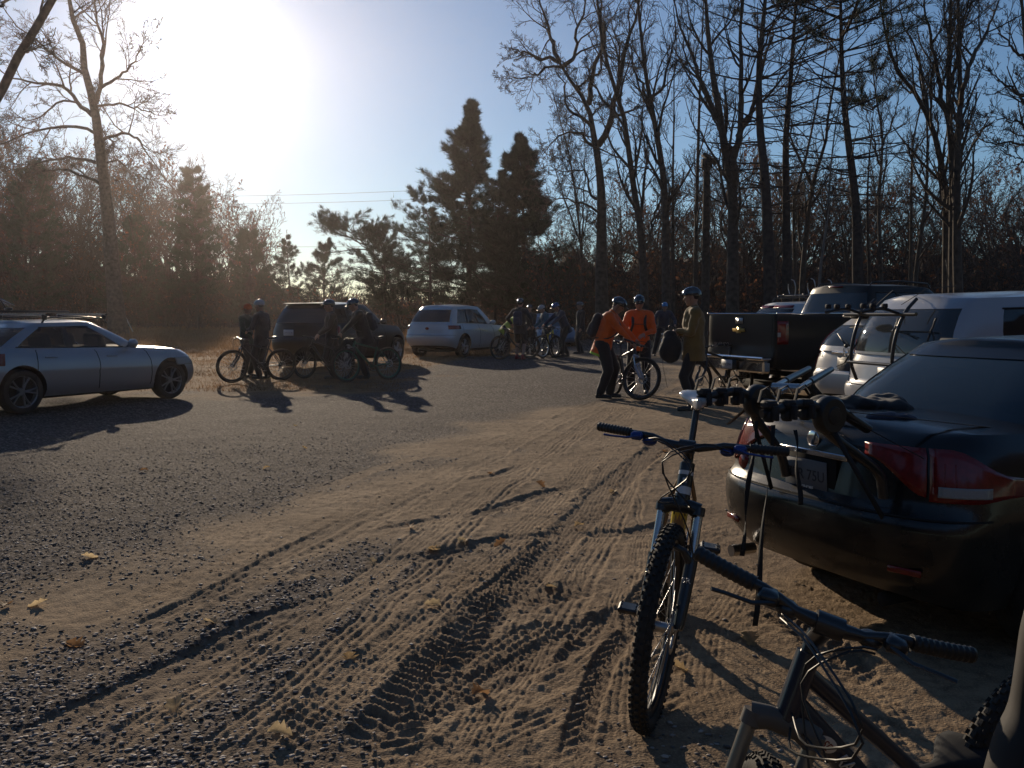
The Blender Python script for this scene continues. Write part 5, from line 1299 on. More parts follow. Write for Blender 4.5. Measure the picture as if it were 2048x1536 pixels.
def bicycle(name, label, loc, yaw, lean=0.0, steer=0.0, hi=False, fm=None, fm2=None, forkm=None, lowm=None, rimm=None, tyrem=None, group=None, sc=1.0, crank=0.6, seatm=None, wr=.35, seat_z=.96, bw=.36, leverm=None, pitch=0.0, rise=.0, fat=1.0, st_z=.76, handed=0):
    root = thing(name, label, 'bicycle', loc, 0, group)
    root.rotation_euler = (Matrix.Rotation(yaw, 3, 'Z') @ Matrix.Rotation(pitch, 3, 'Y') @ Matrix.Rotation(-lean, 3, 'X')).to_euler(); root.scale = (sc, sc, sc)
    fm = fm or M_blackm; fm2 = fm2 or fm; forkm = forkm or M_blackm; lowm = lowm or M_blackm; rimm = rimm or M_blackm; tyrem = tyrem or M_rubber
    n = 12 if hi else 7
    ra, fa, bb = Vector((-.55, 0, wr)), Vector((.56, 0, wr)), Vector((-.12, 0, .32))
    st, ht, hb = Vector((-.12 - (st_z - .32) * .318, 0, st_z)), Vector((.318, 0, .875)), Vector((.362, 0, .755))
    ax = (ht - hb).normalized(); M = Matrix.Translation(hb) @ Matrix.Rotation(steer, 4, ax) @ Matrix.Translation(-hb)
    f = MB()
    f.tube([bb, st], [.018, .017], n); f.tube([bb, bb.lerp(hb, .5), hb.lerp(ht, .2)], [.024, .027, .026], n, flat=(1, 1.15))
    f.tube([st + (bb - st) * .12, ht + (hb - ht) * .22], [.018, .021], n); f.tube([hb - ax * .015, ht + ax * .012], [.026, .026], n)
    f.tube([bb + Vector((0, -.045, 0)), bb + Vector((0, .045, 0))], .024, n)
    for s in (1, -1):
        f.tube([bb + Vector((0, s * .03, 0)), Vector((-.22, s * .055, .335)), ra + Vector((0, s * .068, 0))], [.013, .012, .010], 7)
        f.tube([st + Vector((0, s * .02, -.03)), Vector((-.36, s * .05, min(.62, st_z - .04))), ra + Vector((0, s * .068, .01))], [.010, .010, .009], 7)
    f.build('frame', fm, root, smooth=60)
    sh = None
    # fork, all turned with the steering
    def turned(mb, nm, m, par=root, smooth=60): return mb.xf(M).build(nm, m, par, smooth=smooth)
    cr = hb - ax * .03; fo = MB()
    drop = fa - Vector((0, 0, 0)); off = .066 if not fat > 1.2 else .09
    fo.tube([cr + Vector((0, -off, 0)), cr + Vector((0, -off * .5, .012)), cr + Vector((0, off * .5, .012)), cr + Vector((0, off, 0))], [.026, .022, .022, .026], n, flat=(1, 1.2))
    fo.tube([cr, hb], .022, n)
    for s in (1, -1):
        a = cr + Vector((0, s * off, .015)); fo.tube([a, a + (-ax) * .03], .0225, n)
    turned(fo, 'fork', lowm)
    sn = MB(); lo = MB(); mid = cr - ax * .19
    for s in (1, -1):
        a = cr + Vector((0, s * off, -.01)); b = mid + Vector((0, s * off, 0)); sn.tube([a, b], .0165, n)
        e = fa + Vector((0, s * (off - .004), 0)); lo.tube([b + ax * .02, b, b.lerp(e, .5) + Vector((.006, 0, 0)), e + Vector((-.012, 0, .02)), e], [.023, .0225, .022, .020, .014], n)
    lo.tube([mid + Vector((.0, -off, .0)), mid + Vector((.030, -off * .6, .055)), mid + Vector((.034, 0, .070)), mid + Vector((.030, off * .6, .055)), mid + Vector((0, off, 0))], [.016, .013, .012, .013, .016], 8)
    turned(sn, 'stanchion', forkm); turned(lo, 'fork_leg', lowm)
    # stem and bar
    c0 = ht + ax * .035; clamp = c0 + Vector((.065, 0, .025 + rise)); sm = MB(); sm.tube([ht + ax * .005, ht + ax * .06], .0185, n); sm.tube([c0, clamp], [.019, .020], n); sm.tube([clamp - Vector((0, .028, 0)), clamp + Vector((0, .028, 0))], .024, n)
    turned(sm, 'stem', M_blackm)
    br = MB(); bz = .02; P_ = lambda y: clamp + Vector((-.10 * (abs(y) / bw) ** 2 * .6, y, bz * smoothstep(.05, .14, abs(y))))
    br.tube([P_(y) for y in np.linspace(-bw, bw, 17)], [.0115 + .004 * (abs(y) < .05) for y in np.linspace(-bw, bw, 17)], n); turned(br, 'handlebar', M_blackm)
    for s in (1, -1):
        gr = MB(); ys = np.linspace(bw + .004, bw - .125, 22 if hi else 4); gr.tube([P_(s * y) for y in ys], [(.0175 if (k % 2 or not hi) else .0155) for k in range(len(ys))], n); turned(gr, 'grip', M_black, smooth=30)
        lv = MB(); p = P_(s * (bw - .155)); lv.box(p + Vector((.012, 0, -.006)), (.045, .045, .03), bev=.008); lv.ell(p + Vector((.0, -s * .045, -.022)), (.026, .028, .018), 10, 6)
        lv.tube([p + Vector((.03, -s * .012, -.004)), p + Vector((.05, s * .03, -.012)), p + Vector((.048, s * .085, -.014)), p + Vector((.056, s * .115, -.012))], [.007, .006, .0055, .006], 7, flat=(1, .7)); turned(lv, 'brake_lever', leverm or M_blackm)
    cb = MB(); g = random.Random(hash(label) % 999)
    for s, q in ((1, 0), (-1, 0), (1, 1), (-1, 1)) if hi else ((1, 0), (-1, 0)):
        p = M @ (P_(s * (bw - .19)) + Vector((.03, 0, -.01 - .01 * q))); e = (M @ (mid + Vector((0, s * .07, .02)))) if (s > 0 and q == 0) else (hb + Vector((-.03, s * .02, -.03 - .03 * q)))
        fw = (M.to_3x3() @ Vector((1, 0, 0)))
        pts = [p, p + fw * .09 + Vector((0, -s * .08, .02)), p + fw * (.15 + .03 * q) + Vector((0, -s * .20, -.05)), (p + e) / 2 + fw * (.13 + .02 * q) + Vector((0, -s * (.06 - .03 * q), -.05)), e + fw * .05 + Vector((0, 0, .05)), e]
        cb.tube(smooth_path(pts, 18), .0026 if hi else .004, 6)
    cb.build('cable', M_black, root, smooth=60)
    # wheels
    for nm, ctr, T in (('wheel', ra, Matrix.Identity(4)), ('wheel', fa, M)):
        ty, rm, sp, di = bike_wheel(wr, hi, fat=fat); TT = T @ Matrix.Translation(ctr)
        for b_ in (ty, rm, sp, di): b_.xf(TT)
        o = ty.build(nm, tyrem, root, smooth=40); rm.build('rim', rimm, o, smooth=50); sp.build('spokes', M_steel, o); di.build('brake_disc', M_steel, o, smooth=40)
    # seat
    sp_ = MB(); top = st + (st - bb).normalized() * (seat_z - st.z - .03); sp_.tube([st - (st - bb).normalized() * .02, top], .0145, n); sp_.tube([st + (bb - st).normalized() * .01, st + (st - bb).normalized() * .02], .021, n); sp_.build('seatpost', M_blackm, root, smooth=60)
    sd = np.zeros((11, 14, 3)); 
    for i, u in enumerate(np.linspace(0, 1, 11)):
        wd = .070 * (1 - smoothstep(.15, .62, u)) + .019; wd *= math.sqrt(max(.02, 1 - (2 * u - 1) ** 10)); x = top.x - .13 + .27 * u; z = seat_z + .012 * math.cos(u * 5) + .004
        for j in range(14):
            a = 2 * math.pi * j / 14; sd[i, j] = (x, wd * math.cos(a), z + (.020 if math.sin(a) > 0 else .030) * math.sin(a) * (1 - .25 * math.exp(-(math.cos(a) * 3) ** 2) * (math.sin(a) > 0)))
    s_ = MB(); s_.grid(sd, closed_v=True); s_.add(sd[0], [tuple(range(14))]); s_.add(sd[-1], [tuple(range(14))[::-1]])
    so_ = s_.build('saddle', seatm or M_black, root, smooth=70)
    rl = MB()
    for s in (1, -1): rl.tube([(top.x - .10, s * .02, seat_z - .01), (top.x - .05, s * .02, seat_z - .035), (top.x + .05, s * .02, seat_z - .035), (top.x + .10, s * .015, seat_z - .01)], .0035, 5)
    rl.build('saddle_rail', M_steel, so_)
    # drive train
    ck = MB(); ck.lathe([(.085, -.052), (.093, -.052), (.093, -.056), (.085, -.056)], 36, 'y', c=bb, closed=True)
    for k in range(5): a = k * 1.2566; ck.tube([bb + Vector((0, -.052, 0)), bb + Vector((.088 * math.cos(a), -.054, .088 * math.sin(a)))], .006, 5)
    for s in (1, -1):
        a = crank + (0 if s > 0 else math.pi); e = bb + Vector((.17 * math.cos(a), s * .085, .17 * math.sin(a)))
        ck.tube([bb + Vector((0, s * .05, 0)), bb + Vector((0, s * .075, 0)), e], [.014, .015, .011], 7)
        pd = MB(); pd.box(e + Vector((0, s * .06, 0)), (.09, .085, .022), bev=.006); 
        if hi:
            for u in (-.035, 0, .035):
                for w_ in (.03, .09): pd.box(e + Vector((u, s * w_, .0)), (.006, .006, .034))
        pd.tube([e, e + Vector((0, s * .10, 0))], .007, 6); pd.build('pedal', M_blackm, root, smooth=30)
    ck.build('crankset', M_steel if hi else M_blackm, root, smooth=40)
    ch = MB(); ch.tube([bb + Vector((.02, -.054, .090)), ra + Vector((0, -.045, .045)), ra + Vector((-.045, -.045, 0)), ra + Vector((.02, -.05, -.08)), ra + Vector((.04, -.05, -.14)), bb + Vector((-.02, -.054, -.090)), bb + Vector((.09, -.054, 0)), bb + Vector((.02, -.054, .09))], .0045, 5); ch.build('chain', M_steel, root)
    cs = MB(); cs.lathe([(.012, -.03), (.052, -.03), (.020, -.056), (.012, -.056)], 20, 'y', c=ra); cs.tube([ra + Vector((.0, -.06, -.02)), ra + Vector((.03, -.06, -.15))], .010, 5); cs.build('derailleur', M_blackm, root, smooth=40)
    root['_m'] = 0
    return root, M
def bike_at(front, rear):
    """ground points under the two wheels -> (location, yaw)"""
    d = (front - rear); c = (front + rear) / 2; return Vector((c.x, c.y, base_z(c.x, c.y))), math.atan2(d.y, d.x)

M_silvf = mat('fork_silver', (0.50, 0.50, 0.50), .25, metal=.8)
M_whitef = mat('frame_white', (0.62, 0.62, 0.64), .35, coat=.6, dirt=(DUST, .9, .4))
M_redf = mat('frame_red_brown', (0.20, 0.05, 0.03), .35, coat=.6, dirt=(DUST, .9, .5))
M_yelf = mat('decal_yellow', (0.60, 0.45, 0.03), .4)
M_bluel = mat('blue_anodised', (0.03, 0.06, 0.22), .35, metal=.5)
M_seatw = mat('saddle_white', (0.62, 0.60, 0.58), .22, coat=.5)
M_mud = mat('muddy_paint', (0.05, 0.045, 0.05), .5, dirt=((0.17, .13, .10), 1.2, 1.0))

# F1: the bike leaning at the back of the black sedan, front wheel towards the camera
F1, M1 = bicycle('mountain_bike', 'nearest whole bike, white head tube and saddle, its knobbly front wheel towards the camera', (.632, 3.817, -.004), -1.7928, lean=.135, steer=-.13, pitch=.0084, rise=.0217, hi=True,
     fm=mat('frame_bronze', (0.22, 0.13, 0.06), .4, coat=.5, dirt=(DUST, .9, .5)), forkm=M_silvf, lowm=M_blackm, seatm=M_seatw, seat_z=1.05, bw=.339, leverm=M_bluel, crank=2.3, sc=1.0655)
def on_child(root, mb, nm, m, M=None, par=None, smooth=50):
    if M is not None: mb.xf(M)
    return mb.build(nm, m, par or root, smooth=smooth)
hb, ht = Vector((.362, 0, .755)), Vector((.318, 0, .875)); axv = (ht - hb).normalized()
q = MB(); q.tube([hb - axv * .012, hb + axv * .022], .0275, 16); q.tube([ht - axv * .02, ht + axv * .008], .0275, 16); q.build('headset', M_blackm, F1, smooth=50)
q = MB(); q.tube([hb + axv * .022, ht - axv * .02], .0272, 16); hw = q.build('head_tube', M_whitef, F1, smooth=60)
q = MB(); q.tube([hb + axv * .05, ht - axv * .035], .0276, 16); q.build('head_badge', M_blackm, hw, smooth=60)
q = MB(); q.box(hb.lerp(ht, .60) + Vector((.029, 0, .004)), (.003, .016, .018), bev=.003); q.build('badge_mark', M_whitef, hw)
q = MB(); a_, b_ = Vector((-.12, 0, .32)), hb.lerp(ht, .2); q.tube([a_.lerp(b_, .62), a_.lerp(b_, .9)], .0295, 14, flat=(1, 1.15)); q.build('frame_decal', M_yelf, F1, smooth=60)
q = MB(); q.tube([a_.lerp(b_, .45), a_.lerp(b_, .615)], .0295, 14, flat=(1, 1.15)); q.build('frame_decal', mat('decal_red', (.4, .04, .02), .4), F1, smooth=60)
# lettering on the fork legs
for s in (1, -1):
    t = text_obj('fork_lettering', 'SR', .030, F1, M_whitef, (0, 0, 0), (0, 0, 0), depth=.0008)
    Mx = M1 @ Matrix.Translation(Vector((.478, s * .064, .50)) + Vector((.022, 0, 0))) @ Matrix.Rotation(R(20), 4, 'Y') @ Matrix.Rotation(R(90), 4, 'Z') @ Matrix.Rotation(R(90), 4, 'X')
    t.matrix_local = Mx

# F2: the nearest bike at the bottom, only its front end in the picture
F2, M2 = bicycle('mountain_bike', 'muddy dark bike at the bottom edge, cut off below its handlebar and fork crown', (.8424, 1.9677, 0), -2.6841, lean=.0944, pitch=.0221, steer=.8967, rise=.0602, hi=True,
     fm=mat('frame_navy', (0.008, 0.012, 0.030), .35, coat=.5, dirt=(DUST, 1.1, .08)), forkm=mat('dusty_stanchion', (.25, .23, .20), .35, metal=.6), lowm=mat('muddy_fork', (.10, .09, .08), .55, dirt=((.13, .10, .07), 1.1, .9)), sc=.9437, bw=.285, leverm=M_blackm, crank=2.6, seat_z=.50, st_z=.44, seatm=M_dark)
# oval logo and lettering on the down tube (camera side = the bike's left)
bb_, hb_ = Vector((-.12, 0, .32)), Vector((.362, 0, .755)).lerp(ht, .2); dt = (hb_ - bb_).normalized(); up_ = Vector((0, 1, 0)).cross(dt)
def on_tube(t, side):
    p = bb_.lerp(hb_, t) + Vector((0, side * .030, 0)); return p
for side in (1,):
    Mo = Matrix((dt * -1 * 1.0, Vector((0, 0, 0)), Vector((0, 0, 0)))).transposed()
    def frame_m(t, o=.031):
        e1 = -dt; e3 = (Vector((0, side, 0)) + up_ * .55).normalized(); e3 = (e3 - e1 * e3.dot(e1)).normalized(); e2 = e3.cross(e1)
        m = Matrix((e1, e2, e3)).transposed().to_4x4(); m.translation = bb_.lerp(hb_, t) + e3 * o; return m
    q = MB(); q.ell((0, 0, 0), (.036, .020, .003), 20, 6); lg = q.build('logo_oval', M_whitef, F2, smooth=60); lg.matrix_local = frame_m(.80)
    t = text_obj('logo_lettering', 'SE', .030, F2, M_red, (0, 0, 0), (0, 0, 0), depth=.0012); t.matrix_local = frame_m(.80, .0335) @ Matrix.Translation((0, -.010, 0))
    t = text_obj('frame_lettering', 'RACING', .045, F2, M_whitef, (0, 0, 0), (0, 0, 0), depth=.0012); t.matrix_local = frame_m(.58, .031) @ Matrix.Translation((0, -.014, 0))

# the riders' bikes
def far_bike(label, front, rear, **k):
    l, y = bike_at(front, rear); return bicycle('mountain_bike', label, l, y, **k)[0]
far_bike('dark bike side-on at the far left of the riders', P(472, 760, 19.3).xy.to_3d(), P(556, 760, 19.9).xy.to_3d(), lean=R(3), wr=.36)
far_bike('dark bike half hidden behind the riders, in front of the dark car', P(612, 760, 20.4).xy.to_3d(), P(680, 760, 19.9).xy.to_3d(), lean=R(-4), wr=.36)
far_bike('bike with a green-rimmed wheel in front of the large dark car', P(693, 760, 19.4).xy.to_3d(), P(780, 760, 20.2).xy.to_3d(), lean=R(-3), wr=.37, rimm=mat('rim_green', (.02, .12, .08), .4), fm=mat('frame_green', (.02, .10, .06), .4))
far_bike('black bike in front of the nose of the silver-white crossover', P(994, 700, 27.6).xy.to_3d(), P(1066, 700, 28.3).xy.to_3d(), lean=R(2), wr=.37)
far_bike('bike under the rider in the dark blue helmet', P(1112, 700, 28.2).xy.to_3d(), P(1088, 700, 29.5).xy.to_3d(), steer=R(20), wr=.36, fm=M_yelf)
far_bike('bike with a bright rim standing behind the bare-legged rider', P(1074, 700, 28.2).xy.to_3d(), P(1120, 700, 30.0).xy.to_3d(), steer=R(-20), wr=.36, rimm=M_alu)
far_bike('bike with a pale grey fork held between the two riders in orange jackets', Vector((2.24, 15.75, 0)), Vector((1.93, 16.85, 0)), steer=R(38), wr=.37, forkm=M_silvf, lowm=mat('fork_greyblue', (.28, .31, .40), .35), fm=M_blackm, sc=1.04, hi=False)
far_bike('bike ridden towards the camera under the bright blue helmet', P(1328, 700, 28.4).xy.to_3d(), P(1326, 700, 29.5).xy.to_3d(), wr=.36, lowm=M_whitef)
far_bike('dark bike behind the man in the olive jacket, by the pickup tailgate', P(1398, 700, 15.2).xy.to_3d(), P(1486, 700, 15.9).xy.to_3d(), lean=R(-4), wr=.36)
# ================================================================ PEOPLE
M_skin = mat('skin', (0.36, 0.21, 0.15), .55, vary=.12, scale=20, subs=.1)
M_hair = mat('hair', (0.03, 0.02, 0.015), .7)
def cloth(name, c, rough=.85): return mat(name, c, rough, vary=.18, scale=7, bump=.5, bscale=18, sheen=.2)
C_org = glow(cloth('orange_shell', (0.95, 0.15, 0.012), .6), .25); C_blk = cloth('black_cloth', (0.014, 0.014, 0.016)); C_nav = cloth('navy_cloth', (0.02, 0.03, 0.06)); C_gre = cloth('dark_green_cloth', (0.02, 0.045, 0.035))
C_oli = cloth('olive_cloth', (0.17, 0.105, 0.028)); C_gry = cloth('grey_cloth', (0.09, 0.10, 0.12)); C_yel = cloth('yellow_cloth', (0.45, 0.48, 0.06)); C_drk = cloth('charcoal_cloth', (0.03, 0.03, 0.035)); C_teal = cloth('teal_cloth', (.02, .10, .14))
C_lime = cloth('lime_trim', (0.45, 0.62, 0.05)); C_brn = cloth('brown_cloth', (.03, .022, .018))
H_blk = mat('helmet_black', (.02, .02, .022), .2, coat=1.0); H_blu = mat('helmet_blue', (.02, .16, .42), .25, coat=1.0); H_nav = mat('helmet_navy', (.03, .05, .16), .25, coat=1.0); H_sil = mat('helmet_silver', (.35, .32, .30), .25, coat=1.0)
H_cap = cloth('orange_cap', (.55, .10, .02)); M_shoe = mat('shoe', (.03, .03, .03), .6); M_shoer = mat('shoe_red', (.25, .03, .03), .6)
def ik(a, b, l1, l2, pole):
    d = b - a; L = min(d.length, (l1 + l2) * .999); u = d.normalized(); b = a + u * L
    x = (l1 * l1 - l2 * l2 + L * L) / (2 * L); h = math.sqrt(max(0, l1 * l1 - x * x))
    p = pole - u * pole.dot(u); p = p.normalized(); return a + u * x + p * h, b
def remeshed(mb, name, m, par, vox, smooth_n=6, disp=0.0, seed=0):
    o = mb.build(name, m, par)
    r = o.modifiers.new('r', 'REMESH'); r.mode = 'VOXEL'; r.voxel_size = vox; r.use_smooth_shade = True
    s = o.modifiers.new('s', 'SMOOTH'); s.factor = .5; s.iterations = smooth_n
    if disp:
        t = bpy.data.textures.new('folds', 'CLOUDS'); t.noise_scale = .11; t.noise_depth = 1
        dm = o.modifiers.new('d', 'DISPLACE'); dm.texture = t; dm.strength = disp; dm.mid_level = .5; dm.texture_coords = 'LOCAL'
    bake(o); o.data.polygons.foreach_set('use_smooth', np.ones(len(o.data.polygons), dtype=bool)); o.data.materials.clear(); o.data.materials.append(m); return o
def cut_plane(o, co, no, fill=True):
    bm = bmesh.new(); bm.from_mesh(o.data)
    bmesh.ops.bisect_plane(bm, geom=bm.verts[:] + bm.edges[:] + bm.faces[:], plane_co=co, plane_no=no, clear_outer=True)
    if fill: bmesh.ops.holes_fill(bm, edges=[e for e in bm.edges if e.is_boundary])
    bm.to_mesh(o.data); bm.free()
def hand(b, w, d, nrm, s, curl=1.0, k=1.0):
    """palm, four bent fingers of different length and a thumb, from wrist w along d; nrm = back of the hand"""
    d = d.normalized(); nrm = (nrm - d * nrm.dot(d)).normalized(); sd = d.cross(nrm) * s
    b.capsule(w, w + d * .03, .026, .030, 8); c = w + d * .055
    for q in (-1, -.33, .33, 1): b.capsule(w + d * .02 + sd * q * .016, w + d * .088 + sd * q * .028, .015, .0125, 7)
    for q, L in zip((-1, -.33, .33, 1), (.062, .078, .082, .072)):
        a0 = w + d * .088 + sd * q * .029; p = a0; dd = d.copy()
        for j, fr in enumerate((.45, .32, .25)):
            dd = (dd - nrm * .45 * curl).normalized(); e = p + dd * L * fr; b.capsule(p, e, .0095 - .0008 * j, .0088 - .0008 * j, 6); p = e
    a0 = w + d * .03 + sd * 1.2 * .026; e = a0 + (d * .6 + sd * .7 - nrm * .3 * curl).normalized() * .038; b.capsule(a0, e, .014, .0115, 7); b.capsule(e, e + (d * .9 + sd * .05 - nrm * .5 * curl).normalized() * .030, .0115, .009, 7)
def person(label, loc, face, H=1.78, pz=.95, px=0.0, lean=0.0, side=0.0, hands=None, feet=None, look=0.0, turn=0.0, jacket=C_blk, legs=C_blk, shorts=False, shoes=M_shoe, helmet=H_blk, cap=None, pack=None, hem=.20, trim=None, gloves=True, chest=1.0, group=None, straps=False, vox=.014, bag=1.0):
    """face: heading in degrees (0 = +X, 90 = away from the camera)"""
    root = thing('person', label, 'person', loc, R(face), group); k = H / 1.80; root.scale = (k, k, k)
    Vv = Vector; pel = Vv((px, 0, pz)); Rl = Matrix.Rotation(lean, 3, 'Y') @ Matrix.Rotation(side, 3, 'X'); T = lambda v: pel + Rl @ Vv(v)
    nk = T((.0, 0, .53)); sh = {s: T((-.005, s * .185, .475)) for s in (1, -1)}; hp = {s: pel + Vv((0, s * .095, -.03)) for s in (1, -1)}
    feet = feet or [(.02, .11, 0), (-.02, -.11, 0)]; hands = hands or [(.06, .27, .82), (.06, -.27, .82)]
    b = MB(); jk = MB(); tr = MB()
    b.capsule(pel + Vv((0, 0, -.04)), T((0, 0, .08)), .15, .135, 14, flat=(1, .8)); b.capsule(T((0, 0, .08)), T((.01, 0, .36)), .135, .155, 14, flat=(1, .72)); b.capsule(sh[1] * .9 + T((0, 0, .42)) * .1, sh[-1] * .9 + T((0, 0, .42)) * .1, .075, .075, 12)
    # flat: x of the ring is sideways
    jr = 1.13 * chest
    jk.capsule(T((0, 0, -hem - .02)), T((0, 0, .10)), .172 * jr, .160 * jr, 16, flat=(1, .80)); jk.capsule(T((0, 0, .08)), T((.01, 0, .36)), .155 * jr, .172 * jr, 16, flat=(1, .76)); jk.capsule(sh[1] * .88 + T((0, 0, .42)) * .12, sh[-1] * .88 + T((0, 0, .42)) * .12, .092 * chest, .092 * chest, 12)
    jk.capsule(T((0, 0, .44)), nk + (nk - pel).normalized() * .02, .085, .066, 10)
    kn, el = {}, {}
    for i, s in enumerate((1, -1)):
        f = Vv(feet[i]); ank = f + Vv((-.02, 0, .085)); kk, ank = ik(hp[s], ank, .445, .435, Vv((1, s * .12, .25))); kn[s] = kk
        b.capsule(hp[s], kk, .083, .056, 12); b.capsule(kk, kk.lerp(ank, .35), .056, .056, 10); b.capsule(kk.lerp(ank, .3), ank, .058, .038, 10); b.capsule(ank, f + Vv((.03, 0, .05)), .036, .034, 8); b.capsule(f + Vv((-.04, 0, .04)), f + Vv((.13, 0, .03)), .034, .028, 8, flat=(1.2, 1))
        if shorts: tr.capsule(hp[s], hp[s].lerp(kk, .92), .115, .088, 12)
        else:
            tr.capsule(hp[s], kk, .118 * bag, .088 * bag, 12); tr.capsule(kk, ank + Vv((0, 0, .02)), .084 * bag, .070 * bag, 10)
        w = Vv(hands[i]); ee, w = ik(sh[s], w, .295, .265, Vv((-.5, s * .7, -.6))); el[s] = ee
        b.capsule(sh[s], ee, .050, .038, 10); b.capsule(ee, w, .038, .026, 10); d = (w - ee).normalized()
        hand(b, w, (d + Vv((.1, 0, -.1))).normalized(), Vv((0, s * .6, .8)) if abs(d.z) < .8 else Vv((0, s, .1)), -s, 1.0)
        jk.capsule(sh[s], ee, .075 * (chest * .5 + .5), .060, 10); jk.capsule(ee, ee.lerp(w, .93), .060, .044, 10)
    tr.capsule(pel + Vv((0, .05, .02)), pel + Vv((0, -.05, .02)), .135, .135, 14)
    # head
    hd = Rl.copy() @ Matrix.Rotation(look, 3, 'Y') @ Matrix.Rotation(turn, 3, 'Z'); hc = nk + (Rl @ Vv((.015, 0, .085))) + hd @ Vv((.02, 0, .085)); Hh = lambda v: hc + hd @ Vv(v)
    b.capsule(nk + Vv((0, 0, -.03)), Hh((-.02, 0, -.06)), .058, .052, 10); 
    b.ell(hc, (.098, .077, .118), 18, 12, rot=hd); b.ell(Hh((.032, 0, -.055)), (.062, .055, .062), 12, 8, rot=hd); b.ell(Hh((.068, 0, -.098)), (.024, .026, .018), 8, 6, rot=hd)
    b.capsule(Hh((.092, 0, .012)), Hh((.115, 0, -.022)), .010, .015, 8); b.capsule(Hh((.085, .03, .028)), Hh((.085, -.03, .028)), .014, .014, 6)
    b.capsule(Hh((.092, .018, -.055)), Hh((.092, -.018, -.055)), .009, .009, 6)
    for s in (1, -1): b.ell(Hh((-.005, s * .080, -.005)), (.020, .010, .032), 8, 6, rot=hd)
    body = remeshed(b, 'body', M_skin, root, .0105, 3)
    for s in (1, -1):
        e = MB(); e.ell(Hh((.083, s * .031, .006)), (.012, .012, .010), 10, 6); e.build('eye', M_ink, body, smooth=60)
    jo = remeshed(jk, 'jacket', jacket, root, vox, 5, .028); remeshed(tr, 'shorts' if shorts else 'trousers', legs, root, vox, 5, .016)
    ax_ = Rl @ Vv((0, 0, 1))
    if trim:
        tm = bpy.data.objects.new('hem_trim', jo.data.copy()); COL.objects.link(tm); parent(tm, jo); tm.data.materials.clear(); tm.data.materials.append(trim)
        cut_plane(tm, T((0, 0, -hem - .005)), -ax_); cut_plane(tm, T((0, 0, -hem + .035)), ax_); tm.scale = (1.012, 1.012, 1.0)
    cut_plane(jo, T((0, 0, -hem)), -ax_)
    for i, s in enumerate((1, -1)):
        f = Vv(feet[i]); q = MB(); q.capsule(f + Vv((-.06, 0, .045)), f + Vv((.15, 0, .035)), .046, .036, 10, flat=(1.1, .9)); q.capsule(f + Vv((-.05, 0, .06)), f + Vv((-.03, 0, .11)), .046, .048, 10); q.box(f + Vv((.045, 0, .012)), (.28, .085, .022), bev=.01)
        remeshed(q, 'shoe', shoes, root, .012, 2)
    if helmet:
        n1, n2 = 36, 10; g = np.zeros((n1, n2, 3))
        for i in range(n1):
            a = 2 * math.pi * i / n1
            for j in range(n2):
                p = j / (n2 - 1) * (math.pi / 2 + .12 - .20 * math.cos(a) * (j / (n2 - 1)))
                rr = 1 + .035 * math.cos(a * 9 if False else math.sin(a) * math.sin(p) * 16) * math.sin(p) ** .5
                g[i, j] = tuple(Hh(((.138 * math.sin(p) * math.cos(a) - .006) * rr, .103 * math.sin(p) * math.sin(a) * rr, .034 + .118 * math.cos(p) * rr)))
        q = MB(); q.grid(g, closed_u=True); ho = q.build('helmet', helmet, root); merge(ho); so = ho.modifiers.new('s', 'SOLIDIFY'); so.thickness = .022; so.offset = -1; bake(ho); smooth_ang(ho, 60)
        q = MB()
        for s in (1, -1): q.tube([Hh((.03, s * .085, .02)), Hh((.02, s * .076, -.06)), Hh((.03, s * .02, -.115))], .006, 5, flat=(1, .4))
        q.build('helmet_strap', M_black, ho)
        q = MB(); q.box(Hh((.145, 0, .055)), (.05, .13, .008), rot=hd, bev=.003); q.build('visor', M_black, ho)
    elif cap:
        q = MB(); q.ell(Hh((-.005, 0, .035)), (.108, .088, .100), 16, 10, rot=hd); q.build('cap', cap, root, smooth=70)
    hr = MB(); hr.ell(Hh((-.022, 0, .018)), (.088, .082, .100), 14, 10, rot=hd); remeshed(hr, 'hair', M_hair, root, .014, 2)
    if pack:
        q = MB(); c_ = T((-.215, 0, .25)); q.box(c_, (.15, .27, .44), rot=Rl, bev=.05); q.box(T((-.30, 0, .17)), (.05, .20, .22), rot=Rl, bev=.03); po = remeshed(q, 'backpack', pack, root, .016, 6, .02)
        q = MB()
        for s in (1, -1): q.tube(smooth_path([T((-.15, s * .09, .42)), T((-.05, s * .10, .565)), T((.09, s * .11, .47)), T((.175 * jr, s * .11, .30)), T((.10, s * .17, .12)), T((-.12, s * .15, .06))], 16), .020, 6, flat=(1.2, .45))
        q.tube([T((.178 * jr, .11, .33)), T((.195 * jr, 0, .33)), T((.178 * jr, -.11, .33))], .010, 5, flat=(1, .5))
        q.build('strap', M_black, po, smooth=60)
    return root
def at(px, Y, z=None):
    p = P(px, 700, Y); return (p.x, p.y, base_z(p.x, p.y) if z is None else z)

# left group
person('person in a dark green jacket and an orange cap, leftmost of the riders', at(494, 20.9), -20, H=1.72, cap=H_cap, helmet=None, jacket=C_gre, hands=[(.34, .12, 1.02), (.30, -.18, 1.02)], hem=.14, look=.2)
person('person in black with a bright-topped helmet beside the one in the orange cap', at(524, 20.3), 160, H=1.80, jacket=C_drk, helmet=H_sil, hands=[(.25, .16, 1.1), (.18, -.2, .95)], look=.15)
person('person in dark clothes and helmet in front of the middle of the large dark car', at(664, 20.4), 200, H=1.80, jacket=C_brn, hands=[(.3, .16, 1.0), (.28, -.16, 1.0)], look=.2)
person('broad person in a black jacket bending over the green-rimmed bike', at(730, 20.4), 195, H=1.86, jacket=C_blk, lean=.28, chest=1.15, hands=[(.52, .2, 1.0), (.50, -.2, 1.0)], look=.2, pack=C_drk)
